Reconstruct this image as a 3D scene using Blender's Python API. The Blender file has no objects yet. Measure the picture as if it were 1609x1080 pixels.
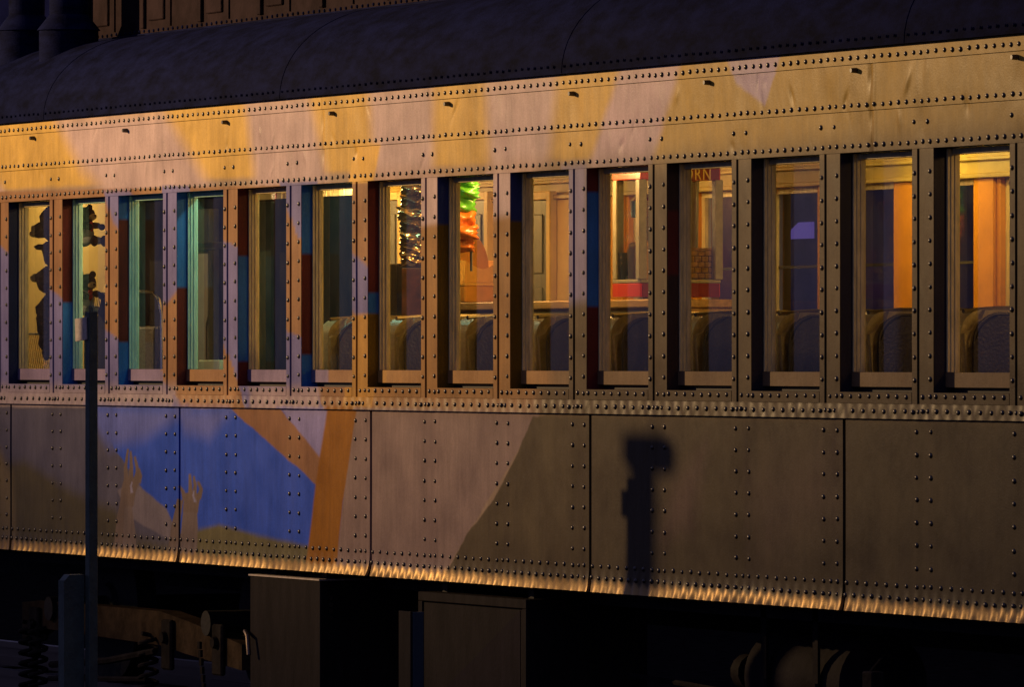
import bpy, bmesh, math, random
import numpy as np
from mathutils import Vector, Matrix, Euler
random.seed(7); rng = np.random.default_rng(7)
R = math.radians
S = bpy.context.scene
COL = S.collection

# ------------------------------------------------------------------ camera
BETA = R(25.0)
D = 13.7415; CZ = 2.1522
camd = bpy.data.cameras.new('camera'); cam = bpy.data.objects.new('camera', camd); COL.objects.link(cam)
cam.location = (28.0, -D, CZ)
cam.rotation_euler = (R(90), 0, R(65))
camd.sensor_width = 36.0; camd.lens = 236.957
camd.shift_y = 22.5 / 1609.0
camd.clip_start = 0.1; camd.clip_end = 3000
S.camera = cam

# ------------------------------------------------------------------ world: deep blue dusk sky
W = bpy.data.worlds.new('World'); S.world = W; W.use_nodes = True
nt = W.node_tree; bg = nt.nodes['Background']
sky = nt.nodes.new('ShaderNodeTexSky'); sky.sky_type = 'NISHITA'; sky.sun_disc = False
sky.sun_elevation = R(-4.0); sky.sun_rotation = R(200)
bg.inputs['Color'].default_value = (0.080, 0.080, 0.170, 1); bg.inputs['Strength'].default_value = 1.10

# ------------------------------------------------------------------ street floodlight (out of frame, high, far left, in front of the coach)
LAMP = Vector((-19.0, -14.5, 8.0))
ld = bpy.data.lights.new('street_floodlight', 'SPOT'); lo = bpy.data.objects.new('street_floodlight', ld); COL.objects.link(lo)
lo.location = LAMP
AIM = Vector((-5.6, 0, 8.4))
lo.rotation_euler = (AIM - LAMP).to_track_quat('-Z', 'Y').to_euler()
ld.color = (1.0, 0.63, 0.29); ld.energy = 39000; ld.spot_size = R(51); ld.spot_blend = 1.0; ld.shadow_soft_size = 0.12

S.view_settings.view_transform = 'Standard'; S.view_settings.look = 'None'
S.view_settings.exposure = 0.0; S.view_settings.gamma = 1.0
try: S.view_settings.use_curve_mapping = False
except Exception: pass
S.render.engine = 'CYCLES'
try:
    S.cycles.use_denoising = True
    S.cycles.max_bounces = 6; S.cycles.transparent_max_bounces = 16
    S.cycles.sample_clamp_indirect = 4.0
except Exception: pass

# ------------------------------------------------------------------ helpers
_f = 10590.647
def at(x, y, Y=0.0):
    'point of the place seen at pixel (x, y) of the photograph on the upright plane Y'
    u = (x - 804.5) / _f; Z = (Y + D) / (math.sin(BETA) + u * math.cos(BETA))
    return Vector((28.0 + Z * (-math.cos(BETA) + u * math.sin(BETA)), Y, CZ + (562.5 - y) * Z / _f))

def tag(o, label=None, cat=None, group=None, kind=None):
    if label: o['label'] = label
    if cat: o['category'] = cat
    if group: o['group'] = group
    if kind: o['kind'] = kind
    return o
def empty(name, loc=(0, 0, 0), label=None, cat=None, group=None):
    o = bpy.data.objects.new(name, None); COL.objects.link(o); o.location = loc
    o.empty_display_size = 0.1
    return tag(o, label, cat, group)
def link(name, me, parent=None, mats=None, kind=None, label=None):
    o = bpy.data.objects.new(name, me); COL.objects.link(o)
    if parent is not None: o.parent = parent
    if mats is not None:
        for m in (mats if isinstance(mats, (list, tuple)) else [mats]): me.materials.append(m)
    return tag(o, label, None, None, kind)
def copy_tree(o, parent=None):
    c = o.copy(); COL.objects.link(c)
    if parent is not None: c.parent = parent
    for ch in list(o.children): copy_tree(ch, c)
    return c

class MB:
    'collects simple solids and links them as one mesh'
    def __init__(s): s.bm = bmesh.new()
    def box(s, x0, x1, y0, y1, z0, z1, bev=0.0, rot=None, piv=None, seg=1):
        r = bmesh.ops.create_cube(s.bm, size=1.0)
        vs = r['verts']
        for v in vs: v.co = Vector(((x0 + x1) / 2 + v.co.x * (x1 - x0), (y0 + y1) / 2 + v.co.y * (y1 - y0), (z0 + z1) / 2 + v.co.z * (z1 - z0)))
        if bev > 0:
            es = {e for v in vs for e in v.link_edges}
            rr = bmesh.ops.bevel(s.bm, geom=list(es), offset=bev, segments=seg, affect='EDGES', profile=0.5)
            vs = rr['verts']
        if rot is not None:
            piv = piv or Vector(((x0 + x1) / 2, (y0 + y1) / 2, (z0 + z1) / 2))
            bmesh.ops.rotate(s.bm, verts=list(vs), cent=piv, matrix=rot)
        return s
    def cyl(s, p0, p1, r0, r1=None, n=16, caps=True):
        p0, p1 = Vector(p0), Vector(p1); r1 = r0 if r1 is None else r1
        d = p1 - p0
        m = Matrix.Translation((p0 + p1) / 2) @ d.to_track_quat('Z', 'Y').to_matrix().to_4x4()
        bmesh.ops.create_cone(s.bm, cap_ends=caps, segments=n, radius1=r0, radius2=r1, depth=d.length, matrix=m)
        return s
    def tube(s, pts, r, n=8):
        pts = [Vector(p) for p in pts]; rings = []
        for i, p in enumerate(pts):
            t = (pts[min(i + 1, len(pts) - 1)] - pts[max(i - 1, 0)]).normalized()
            a = t.orthogonal().normalized() if i == 0 else (rings_a - t * rings_a.dot(t)).normalized()
            rings_a = a; b = t.cross(a)
            rings.append([s.bm.verts.new(p + (a * math.cos(2 * math.pi * k / n) + b * math.sin(2 * math.pi * k / n)) * r) for k in range(n)])
        for i in range(len(rings) - 1):
            for k in range(n): s.bm.faces.new((rings[i][k], rings[i][(k + 1) % n], rings[i + 1][(k + 1) % n], rings[i + 1][k]))
        s.bm.faces.new(rings[0][::-1]); s.bm.faces.new(rings[-1])
        return s
    def ball(s, c, rx, ry=None, rz=None, sub=2, rot=None, warp=0.0):
        ry = rx if ry is None else ry; rz = rx if rz is None else rz
        r = bmesh.ops.create_icosphere(s.bm, subdivisions=sub, radius=1.0)
        m = rot.to_4x4() if rot is not None else Matrix.Identity(4)
        for v in r['verts']:
            w = 1 + warp * math.sin(v.co.x * 5 + c[0] * 31) * math.sin(v.co.z * 6 + c[2] * 17 + v.co.y * 4)
            v.co = Vector(c) + m @ Vector((v.co.x * rx * w, v.co.y * ry * w, v.co.z * rz * w))
        return s
    def poly(s, pts, d):
        'prism: pts in order, extruded by vector d'
        d = Vector(d); a = [s.bm.verts.new(Vector(p)) for p in pts]; b = [s.bm.verts.new(Vector(p) + d) for p in pts]
        n = len(a)
        s.bm.faces.new(a[::-1]); s.bm.faces.new(b)
        for i in range(n): s.bm.faces.new((a[i], a[(i + 1) % n], b[(i + 1) % n], b[i]))
        return s
    def build(s, name, mat, parent=None, smooth=False, kind=None, label=None, ang=40):
        bmesh.ops.recalc_face_normals(s.bm, faces=s.bm.faces[:])
        me = bpy.data.meshes.new(name); s.bm.to_mesh(me); s.bm.free()
        if smooth:
            me.polygons.foreach_set('use_smooth', [True] * len(me.polygons))
            try: me.set_sharp_from_angle(angle=R(ang))
            except Exception: pass
        return link(name, me, parent, mat, kind, label)

# ------------------------------------------------------------------ materials
def mat(name, col, rough=0.5, metal=0.0, spec=0.5, nscale=0.0, namt=0.0, bump=0.0, bscale=40.0, emit=None, estr=0.0, stretch=None, coat=0.0, col2=None):
    m = bpy.data.materials.new(name); m.use_nodes = True
    t = m.node_tree; p = t.nodes['Principled BSDF']
    p.inputs['Base Color'].default_value = (*col, 1); p.inputs['Roughness'].default_value = rough
    p.inputs['Metallic'].default_value = metal; p.inputs['Specular IOR Level'].default_value = spec
    if coat: p.inputs['Coat Weight'].default_value = coat; p.inputs['Coat Roughness'].default_value = 0.15
    if emit: p.inputs['Emission Color'].default_value = (*emit, 1); p.inputs['Emission Strength'].default_value = estr
    tc = t.nodes.new('ShaderNodeTexCoord')
    src = tc.outputs['Object']
    if stretch:
        mp = t.nodes.new('ShaderNodeMapping'); mp.inputs['Scale'].default_value = stretch
        t.links.new(src, mp.inputs['Vector']); src = mp.outputs['Vector']
    if namt > 0 or col2:
        n = t.nodes.new('ShaderNodeTexNoise'); n.inputs['Scale'].default_value = nscale or 5; n.inputs['Detail'].default_value = 6; n.inputs['Roughness'].default_value = 0.65
        t.links.new(src, n.inputs['Vector'])
        r = t.nodes.new('ShaderNodeValToRGB'); c2 = col2 or tuple(c * (1 - namt) for c in col); c1 = tuple(min(1, c * (1 + namt * .5)) for c in col) if not col2 else col
        r.color_ramp.elements[0].position = 0.35; r.color_ramp.elements[1].position = 0.65
        r.color_ramp.elements[0].color = (*c2, 1); r.color_ramp.elements[1].color = (*c1, 1)
        t.links.new(n.outputs['Fac'], r.inputs['Fac']); t.links.new(r.outputs['Color'], p.inputs['Base Color'])
    if bump > 0:
        n2 = t.nodes.new('ShaderNodeTexNoise'); n2.inputs['Scale'].default_value = bscale; n2.inputs['Detail'].default_value = 4
        t.links.new(src, n2.inputs['Vector'])
        b = t.nodes.new('ShaderNodeBump'); b.inputs['Strength'].default_value = bump; b.inputs['Distance'].default_value = 0.01
        t.links.new(n2.outputs['Fac'], b.inputs['Height']); t.links.new(b.outputs['Normal'], p.inputs['Normal'])
    return m

def paint_material():
    'weathered gloss paint over steel; the mural colours come from the painted colour attribute'
    m = bpy.data.materials.new('mural_paint'); m.use_nodes = True
    t = m.node_tree; p = t.nodes['Principled BSDF']; N = t.nodes.new; L = t.links.new
    at_ = N('ShaderNodeAttribute'); at_.attribute_name = 'paint'
    geo = N('ShaderNodeNewGeometry')
    mp = N('ShaderNodeMapping'); mp.inputs['Scale'].default_value = (9.0, 9.0, 1.1); L(geo.outputs['Position'], mp.inputs['Vector'])
    st = N('ShaderNodeTexNoise'); st.inputs['Scale'].default_value = 2.2; st.inputs['Detail'].default_value = 7; st.inputs['Roughness'].default_value = 0.7; L(mp.outputs['Vector'], st.inputs['Vector'])
    bl = N('ShaderNodeTexNoise'); bl.inputs['Scale'].default_value = 3.5; bl.inputs['Detail'].default_value = 5; L(geo.outputs['Position'], bl.inputs['Vector'])
    fi = N('ShaderNodeTexNoise'); fi.inputs['Scale'].default_value = 130; fi.inputs['Detail'].default_value = 3; L(geo.outputs['Position'], fi.inputs['Vector'])
    def mr(sock, a, b, c, d):
        k = N('ShaderNodeMapRange'); k.inputs['From Min'].default_value = a; k.inputs['From Max'].default_value = b; k.inputs['To Min'].default_value = c; k.inputs['To Max'].default_value = d
        L(sock, k.inputs['Value']); return k.outputs['Result']
    def mul(a, b):
        k = N('ShaderNodeMath'); k.operation = 'MULTIPLY'; L(a, k.inputs[0]); L(b, k.inputs[1]); return k.outputs[0]
    g = mul(mul(mr(st.outputs['Fac'], .3, .7, .80, 1.12), mr(bl.outputs['Fac'], .3, .7, .82, 1.12)), mr(fi.outputs['Fac'], .3, .7, .90, 1.08))
    vm = N('ShaderNodeVectorMath'); vm.operation = 'SCALE'; L(at_.outputs['Color'], vm.inputs[0]); L(g, vm.inputs['Scale'])
    # chips and rust freckles
    ch = N('ShaderNodeTexNoise'); ch.inputs['Scale'].default_value = 28; ch.inputs['Detail'].default_value = 8; ch.inputs['Roughness'].default_value = 0.75; L(geo.outputs['Position'], ch.inputs['Vector'])
    mx = N('ShaderNodeMix'); mx.data_type = 'RGBA'
    L(mr(ch.outputs['Fac'], .69, .73, 0, .75), mx.inputs['Factor']); L(vm.outputs['Vector'], mx.inputs['A']); mx.inputs['B'].default_value = (.05, .028, .018, 1)
    L(mx.outputs['Result'], p.inputs['Base Color'])
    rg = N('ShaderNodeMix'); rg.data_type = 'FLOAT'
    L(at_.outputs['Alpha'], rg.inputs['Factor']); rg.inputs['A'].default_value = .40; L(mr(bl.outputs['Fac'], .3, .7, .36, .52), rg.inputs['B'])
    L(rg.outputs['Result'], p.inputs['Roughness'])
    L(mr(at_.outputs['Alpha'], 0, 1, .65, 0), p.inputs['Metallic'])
    p.inputs['Specular IOR Level'].default_value = 0.10
    # oil-canning and brush relief
    wv = N('ShaderNodeTexNoise'); wv.inputs['Scale'].default_value = 5.5; wv.inputs['Detail'].default_value = 3
    mp2 = N('ShaderNodeMapping'); mp2.inputs['Scale'].default_value = (1.6, 1.0, .7); L(geo.outputs['Position'], mp2.inputs['Vector']); L(mp2.outputs['Vector'], wv.inputs['Vector'])
    b1 = N('ShaderNodeBump'); b1.inputs['Strength'].default_value = 0.20; b1.inputs['Distance'].default_value = 0.02; L(wv.outputs['Fac'], b1.inputs['Height'])
    b2 = N('ShaderNodeBump'); b2.inputs['Strength'].default_value = 0.22; b2.inputs['Distance'].default_value = 0.002; L(fi.outputs['Fac'], b2.inputs['Height']); L(b1.outputs['Normal'], b2.inputs['Normal'])
    L(b2.outputs['Normal'], p.inputs['Normal'])
    return m

M = {}
M['paint'] = paint_material()
M['rivet'] = mat('rivet_steel', (.035, .026, .022), .36, .0, .6, 90, .5)
M['roof'] = mat('roof_tar', (.0045, .0066, .034), .85, 0, .02, 5.5, .6, .25, 60, stretch=(1, 1, 2.5))
M['clere'] = mat('clerestory_brown', (.021, .0135, .017), .8, 0, .02, 4, .4, .3, 50)
M['black'] = mat('underfloor_black', (.012, .011, .012), .75, 0, .3, 6, .5, .4, 30)
M['core'] = mat('dark_core', (.02, .017, .018), .7)
M['sash'] = mat('sash_cream', (.74, .60, .29), .45, 0, .5, 14, .25, .2, 60, stretch=(3, 3, .6))
M['green_sash'] = mat('sash_mint', (.42, .74, .63), .42, 0, .5, 14, .22, .2, 60, stretch=(3, 3, .6))
M['truck'] = mat('truck_steel', (.055, .037, .022), .8, 0, .03, 8, .5, .5, 30)
M['truckdark'] = mat('truck_grime', (.022, .018, .016), .8, 0, .05, 8, .5, .5, 30)
M['tank'] = mat('tank_grey', (.020, .017, .019), .7, 0, .03, 5, .4, .3, 40)
M['cream'] = mat('interior_cream', (.62, .46, .19), .5, 0, .2, 4, .12, .1, 30)
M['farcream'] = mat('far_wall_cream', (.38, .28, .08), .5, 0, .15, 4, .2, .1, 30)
M['pillar'] = mat('interior_orange_varnish', (.60, .25, .004), .5, 0, .08, 4, .15, .1, 30)
M['yellow'] = mat('yellow_board', (.72, .55, .22), .6, 0, .4, 3, .1)
M['partition'] = mat('partition_grey', (.022, .021, .018), .9, 0, .02, 4, .2, .15, 80)
M['tealpart'] = mat('partition_teal', (.026, .044, .037), .9, 0, .02, 0, .3, 4, .2)
M['door'] = mat('door_slate', (.13, .14, .15), .5, 0, .4, 5, .15)
M['floor'] = mat('interior_floor', (.07, .06, .05), .6)
M['wood'] = mat('counter_oak', (.42, .24, .08), .4, 0, .5, 3, .3, .1, 30, stretch=(1, 12, 12))
M['leather'] = mat('seat_vinyl', (.50, .41, .22), .34, 0, .55, 18, .25, .45, 70)
M['leatherdark'] = mat('seat_vinyl_dark', (.042, .031, .022), .42, 0, .5, 14, .25, .4, 70)
M['chrome'] = mat('chrome', (.6, .58, .54), .16, 1)
M['red'] = mat('enamel_red', (.62, .045, .02), .35, coat=.3)
M['darkred'] = mat('enamel_dark_red', (.20, .02, .012), .35)
M['gold'] = mat('gold_letter', (.75, .5, .14), .5)
M['ivory'] = mat('ivory_enamel', (.36, .31, .21), .45, 0, .5, 20, .2)
M['cardboard'] = mat('cardboard', (.62, .29, .045), .8, 0, .05, 12, .12)
M['cardlight'] = mat('cardboard_pale', (.78, .43, .09), .75, 0, .05, 12, .1)
M['greenbag'] = mat('bag_green', (.12, .48, .04), .24, 0, .6, 9, .25, .2, 25)
M['orangebag'] = mat('bag_orange', (.66, .17, .02), .24, 0, .6, 9, .25, .2, 25)
M['foil'] = mat('bag_foil', (.62, .50, .32), .18, .9, .6, 12, .4, .3, 22)
M['foildark'] = mat('bag_foil_dark', (.14, .10, .07), .22, .6, .6, 12, .4, .3, 22)
M['plush_dark'] = mat('plush_black', (.020, .019, .026), .95, 0, .1, 60, .4, .6, 120)
M['plush_white'] = mat('plush_grey', (.33, .31, .30), .95, 0, .1, 60, .2, .6, 120)
M['plush_brown'] = mat('plush_brown', (.15, .10, .105), .95, 0, .1, 30, .4, .6, 120)
M['plush_tan'] = mat('plush_tan', (.42, .27, .12), .95, 0, .1, 60, .2)
M['plush_red'] = mat('plush_red', (.45, .03, .03), .9, 0, .1)
M['mesh'] = mat('wire_yellow', (.55, .42, .14), .5)
M['popcorn'] = mat('popcorn_white', (.78, .68, .42), .8, 0, .3, 40, .3)
M['basket'] = mat('wicker', (.40, .20, .06), .7, 0, .3, 30, .4)
M['basketgap'] = mat('wicker_dark', (.10, .05, .02), .8)
M['paper'] = mat('paper_cream', (.78, .70, .42), .8)
M['signgreen'] = mat('post_green', (.05, .075, .066), .6, 0, .4, 12, .3, .3, 60)
M['postface'] = mat('post_worn', (.15, .135, .115), .65, 0, .4, 12, .3, .3, 60)
M['plate'] = mat('sign_plate_back', (.52, .44, .38), .6, 0, .4, 40, .25, .2, 90)
M['boxpaint'] = mat('box_paint', (.020, .0165, .0165), .7, 0, .04, 5, .3, .25, 60, stretch=(3, 3, .6))
M['boxmauve'] = mat('box_mauve', (.017, .013, .0175), .7, 0, .04, 5, .3, .25, 60, stretch=(3, 3, .6))
M['lampglow'] = mat('lamp_glass', (.8, .7, .5), .4, emit=(1, .62, .18), estr=5.0)
M['violet'] = mat('violet_glow', (.1, .08, .2), .4, emit=(.36, .22, 1.0), estr=.22)  # self-glowing violet patch added beyond the far windows
M['tube'] = mat('tube_lamp', (.8, .9, .8), .4, emit=(.45, 1.0, .75), estr=4.0)
M['bldg'] = mat('dark_building', (.13, .10, .17), .8, 0, .3, 2, .4)
M['ground'] = mat('gravel', (.012, .011, .011), 1.0, 0, .0, 9, .5, .8, 25)
M['rail'] = mat('rail_steel', (.12, .09, .07), .4, .7)
M['sleeper'] = mat('sleeper_wood', (.05, .038, .03), .8, 0, .2, 8, .5, .4, 20)

def glass_material():
    m = bpy.data.materials.new('window_glass'); m.use_nodes = True
    t = m.node_tree; N = t.nodes.new; L = t.links.new
    for n in list(t.nodes): t.nodes.remove(n)
    out = N('ShaderNodeOutputMaterial'); tr = N('ShaderNodeBsdfTransparent'); tr.inputs['Color'].default_value = (.90, .92, .90, 1)
    gl = N('ShaderNodeBsdfGlossy'); gl.inputs['Roughness'].default_value = .04
    fr = N('ShaderNodeFresnel'); fr.inputs['IOR'].default_value = 1.5
    df = N('ShaderNodeBsdfDiffuse'); df.inputs['Color'].default_value = (.5, .47, .42, 1)
    nz = N('ShaderNodeTexNoise'); nz.inputs['Scale'].default_value = 5; nz.inputs['Detail'].default_value = 6
    mr = N('ShaderNodeMapRange'); mr.inputs['From Min'].default_value = .35; mr.inputs['From Max'].default_value = .75; mr.inputs['To Min'].default_value = .004; mr.inputs['To Max'].default_value = .026
    L(nz.outputs['Fac'], mr.inputs['Value'])
    m1 = N('ShaderNodeMixShader'); L(fr.outputs['Fac'], m1.inputs['Fac']); L(tr.outputs['BSDF'], m1.inputs[1]); L(gl.outputs['BSDF'], m1.inputs[2])
    m2 = N('ShaderNodeMixShader'); L(mr.outputs['Result'], m2.inputs['Fac']); L(m1.outputs['Shader'], m2.inputs[1]); L(df.outputs['BSDF'], m2.inputs[2])
    L(m2.outputs['Shader'], out.inputs['Surface'])
    return m
M['glass'] = glass_material()

# ------------------------------------------------------------------ the mural: painted areas in facade coordinates (X along the coach, z up)
def P2(pts): return [tuple(np.array(at(x, y))[[0, 2]]) for x, y in pts]
def sdf(poly, X, Z):
    'signed distance, negative inside'
    d = np.full(X.shape, 1e9); inside = np.zeros(X.shape, bool); n = len(poly)
    for i in range(n):
        ax, az = poly[i]; bx, bz = poly[(i + 1) % n]
        ex, ez = bx - ax, bz - az; wx, wz = X - ax, Z - az
        t = np.clip((wx * ex + wz * ez) / (ex * ex + ez * ez + 1e-12), 0, 1)
        d = np.minimum(d, np.hypot(wx - ex * t, wz - ez * t))
        c = ((az > Z) != (bz > Z)) & (X < ex * (Z - az) / (ez if abs(ez) > 1e-12 else 1e-12) + ax)
        inside ^= c
    return np.where(inside, -d, d)
def stroke(pts, r0, r1):
    'tapered stroke polygon in pixels'
    out1, out2 = [], []
    n = len(pts)
    for i, (x, y) in enumerate(pts):
        a = pts[max(i - 1, 0)]; b = pts[min(i + 1, n - 1)]
        dx, dy = b[0] - a[0], b[1] - a[1]; l = math.hypot(dx, dy) or 1
        r = r0 + (r1 - r0) * i / (n - 1)
        out1.append((x - dy / l * r, y + dx / l * r)); out2.append((x + dy / l * r, y - dx / l * r))
    return out1 + out2[::-1]
YEL = (.56, .36, .085); LAV = (.46, .345, .355); ORG = (.29, .155, .072); PER = (.16, .15, .35)
BLU = (.026, .085, .58); MAU = (.245, .175, .165); OLI = (.084, .062, .033); BRN = (.26, .13, .065); OCH = (.27, .105, .001)
HIL = (.088, .084, .135); HILD = (.078, .066, .040); SKN = (.16, .118, .10); TOP = (.38, .26, .12); SKN2 = (.18, .14, .13)
BASE_UP = YEL
MUR = []   # (polygon in X,z, colour, softness in m)
def area(pts, col, soft=.004): MUR.append((P2(pts), col, soft))
# letterboard rays
area([(-600, 180), (1900, 0), (1900, 200), (-600, 330)], YEL, .02)
area([(1050, 60), (2400, -80), (2400, 260), (1010, 262)], (.39, .25, .04), .5)
area([(88, 180), (258, 170), (335, 300), (180, 320), (128, 262)], LAV, .09)
area([(-120, 200), (-60, 200), (20, 320), (-90, 320)], LAV, .06)
area([(388, 150), (487, 140), (520, 300), (405, 310)], LAV, .09)
area([(582, 130), (684, 124), (682, 290), (592, 300)], LAV, .09)
area([(766, 112), (880, 105), (862, 280), (772, 285)], LAV, .09)
area([(985, 90), (1080, 82), (1020, 270), (920, 278)], (.49, .36, .40), .04)
area([(1140, 70), (1240, 60), (1205, 165), (1185, 150), (1160, 132)], (.42, .33, .46), .012)
area([(560, 225), (600, 225), (585, 300), (548, 300)], (.68, .42, .09), .02)
# window band: orange field crossed by periwinkle stripes
area([(-900, 322), (600, 287), (600, 700), (-900, 720)], ORG, .006)
area([(590, 287), (880, 265), (880, 640), (590, 650)], (.30, .155, .045), .12)
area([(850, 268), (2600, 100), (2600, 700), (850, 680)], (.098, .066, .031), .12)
area([(-300, 300), (-100, 300), (300, 640), (-300, 640)], PER, .006)
area([(70, 457), (150, 505), (210, 550), (278, 620), (278, 652), (-40, 652), (-40, 440)], PER, .008)
area([(164, 300), (205, 300), (292, 440), (262, 480), (220, 400), (180, 350)], PER, .02)
area([(256, 292), (300, 292), (300, 395), (282, 440), (256, 440)], PER, .008)
area([(345, 375), (380, 390), (478, 565), (520, 652), (395, 652), (350, 530)], PER, .006)
area([(440, 286), (500, 284), (500, 372), (470, 375)], PER, .01)
area([(448, 520), (500, 540), (505, 652), (448, 652)], PER, .008)
area([(545, 385), (600, 440), (600, 488), (566, 500), (550, 480)], PER, .012)
area([(650, 280), (700, 277), (700, 350), (650, 360)], LAV, .02)
area([(765, 272), (815, 268), (815, 335), (765, 345)], LAV, .03)
area([(885, 262), (922, 258), (928, 470), (890, 480)], (.20, .175, .30), .04)
area([(545, 495), (600, 492), (590, 655), (545, 655)], (.46, .25, .05), .012)
# belt and lower panels
area([(-900, 607), (280, 607), (280, 660), (-900, 660)], (.33, .265, .30), .06)
area([(280, 607), (372, 607), (372, 650), (290, 650)], (.38, .22, .11), .04)
area([(395, 607), (505, 607), (510, 650), (400, 650)], (.34, .26, .30), .04)
area([(-900, 640), (20, 640), (20, 940), (-900, 940)], (.15, .13, .16), .01)
area([(-5, 640), (290, 640), (290, 915), (-5, 915)], HIL, .01)
area([(145, 640), (600, 645), (600, 885), (400, 885), (272, 835), (240, 790), (180, 705)], BLU, .006)
area([(140, 640), (300, 645), (230, 690), (172, 705), (150, 668)], (.11, .14, .48), .06)
area([(280, 645), (365, 645), (330, 690), (290, 680)], (.11, .14, .50), .06)
area([(-10, 735), (40, 725), (100, 765), (140, 785), (180, 800), (215, 845), (290, 862), (290, 920), (-10, 920)], HILD, .05)
area([(-10, 690), (20, 745), (30, 900), (-10, 900)], (.16, .125, .07), .06)
area([(185, 770), (215, 760), (262, 800), (282, 850), (270, 850), (200, 812)], (.18, .155, .19), .008)
area([(300, 835), (345, 825), (400, 840), (480, 858), (500, 862), (500, 930), (290, 930)], (.14, .125, .06), .02)
area([(362, 642), (440, 642), (505, 715), (500, 765), (475, 742)], BRN, .006)
area([(440, 640), (520, 640), (508, 725), (498, 712)], (.24, .22, .48), .008)
area([(516, 640), (574, 640), (540, 790), (530, 905), (480, 905), (497, 760)], OCH, .016)
area([(562, 640), (850, 650), (700, 900), (690, 920), (527, 920), (540, 790)], MAU, .01)
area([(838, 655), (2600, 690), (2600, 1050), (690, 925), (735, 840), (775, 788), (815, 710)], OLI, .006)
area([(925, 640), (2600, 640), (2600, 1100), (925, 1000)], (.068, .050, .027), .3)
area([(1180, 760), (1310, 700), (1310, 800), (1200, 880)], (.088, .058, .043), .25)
area([(1060, 760), (1110, 700), (1090, 830), (1040, 850)], (.10, .062, .05), .1)
# praying arms
for pts, r0, r1, c in [
    ([(206, 890), (203, 840), (199, 792)], 13, 8, SKN2), ([(199, 796), (203, 770), (209, 752)], 11, 12, SKN),
    ([(200, 762), (198, 735), (202, 706)], 4, 1.6, SKN), ([(206, 756), (207, 732), (206, 710)], 4, 1.6, SKN), ([(213, 756), (217, 740), (212, 718)], 4, 1.8, SKN), ([(218, 760), (221, 748), (218, 736)], 4, 2, SKN),
    ([(186, 865), (190, 810), (196, 775)], 7, 4, SKN),
    ([(296, 880), (299, 830), (300, 800)], 15, 11, SKN2), ([(300, 806), (302, 788), (303, 776)], 12, 13, SKN),
    ([(292, 786), (288, 772), (282, 764)], 4, 2, SKN), ([(300, 780), (300, 762), (299, 746)], 4, 1.6, SKN), ([(306, 780), (308, 762), (305, 748)], 4, 1.6, SKN), ([(313, 784), (317, 770), (312, 756)], 4, 1.8, SKN),
    ([(272, 880), (276, 830), (284, 785)], 9, 5, SKN)]:
    area(stroke(pts, r0, r1), c, .005)
area(stroke([(208, 776), (206, 764), (208, 757)], 2, 1), (.28, .26, .4), .004)
area(stroke([(308, 790), (305, 780), (306, 772)], 2, 1), (.26, .25, .4), .004)

def smooth_noise(seed, n=14, fx=6, fz=6):
    r = np.random.default_rng(seed); a = r.uniform(-fx, fx, n); c = r.uniform(-fz, fz, n); ph = r.uniform(0, 6.28, n)
    return lambda X, Z: sum(np.sin(a[i] * X + c[i] * Z + ph[i]) for i in range(n)) / n
n1 = smooth_noise(1, 16, 14, 10); n2 = smooth_noise(2, 16, 45, 25); n3 = smooth_noise(3, 10, 4, 4)
def mural(X, Z):
    X = np.asarray(X, float); Z = np.asarray(Z, float)
    X, Z = X + .010 * n2(X * 1.3, Z) + .004 * n2(X * 5, Z * 5), Z + .010 * n2(Z * 1.7 + 3, X) + .004 * n2(Z * 6, X * 5)   # hand-painted edges
    C = np.empty(X.shape + (3,)); C[:] = (.30, .22, .16)
    for poly, col, soft in MUR:
        pa = np.array(poly); pad = soft * 1.5 + .02
        k = (X > pa[:, 0].min() - pad) & (X < pa[:, 0].max() + pad) & (Z > pa[:, 1].min() - pad) & (Z < pa[:, 1].max() + pad)
        if not k.any(): continue
        d = sdf(poly, X[k], Z[k]); w = np.clip(.5 - d / (2 * soft), 0, 1); w = w * w * (3 - 2 * w)
        C[k] = C[k] * (1 - w[:, None]) + np.array(col) * w[:, None]
    return C
# window reveals: mural colours darkened with the shade of the unlit jambs painted in
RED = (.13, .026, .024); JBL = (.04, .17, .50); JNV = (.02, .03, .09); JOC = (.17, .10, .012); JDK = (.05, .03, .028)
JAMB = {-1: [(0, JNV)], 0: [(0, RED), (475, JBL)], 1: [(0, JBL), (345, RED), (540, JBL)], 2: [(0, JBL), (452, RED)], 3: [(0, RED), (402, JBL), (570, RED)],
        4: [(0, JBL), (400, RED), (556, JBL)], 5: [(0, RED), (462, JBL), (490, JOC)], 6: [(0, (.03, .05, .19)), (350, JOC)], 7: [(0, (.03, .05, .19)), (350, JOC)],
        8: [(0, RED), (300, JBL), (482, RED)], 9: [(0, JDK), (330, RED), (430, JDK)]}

def set_paint(me, cols, edge_glow=None):
    a = me.color_attributes.new('paint', 'FLOAT_COLOR', 'POINT')
    c = np.ones((len(me.vertices), 4), np.float32); c[:, :3] = cols
    if edge_glow is not None: c[:, 3] = 1 - edge_glow  # alpha carries the painted glow of the bottom edge as metal shine
    a.data.foreach_set('color', c.ravel())

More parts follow.
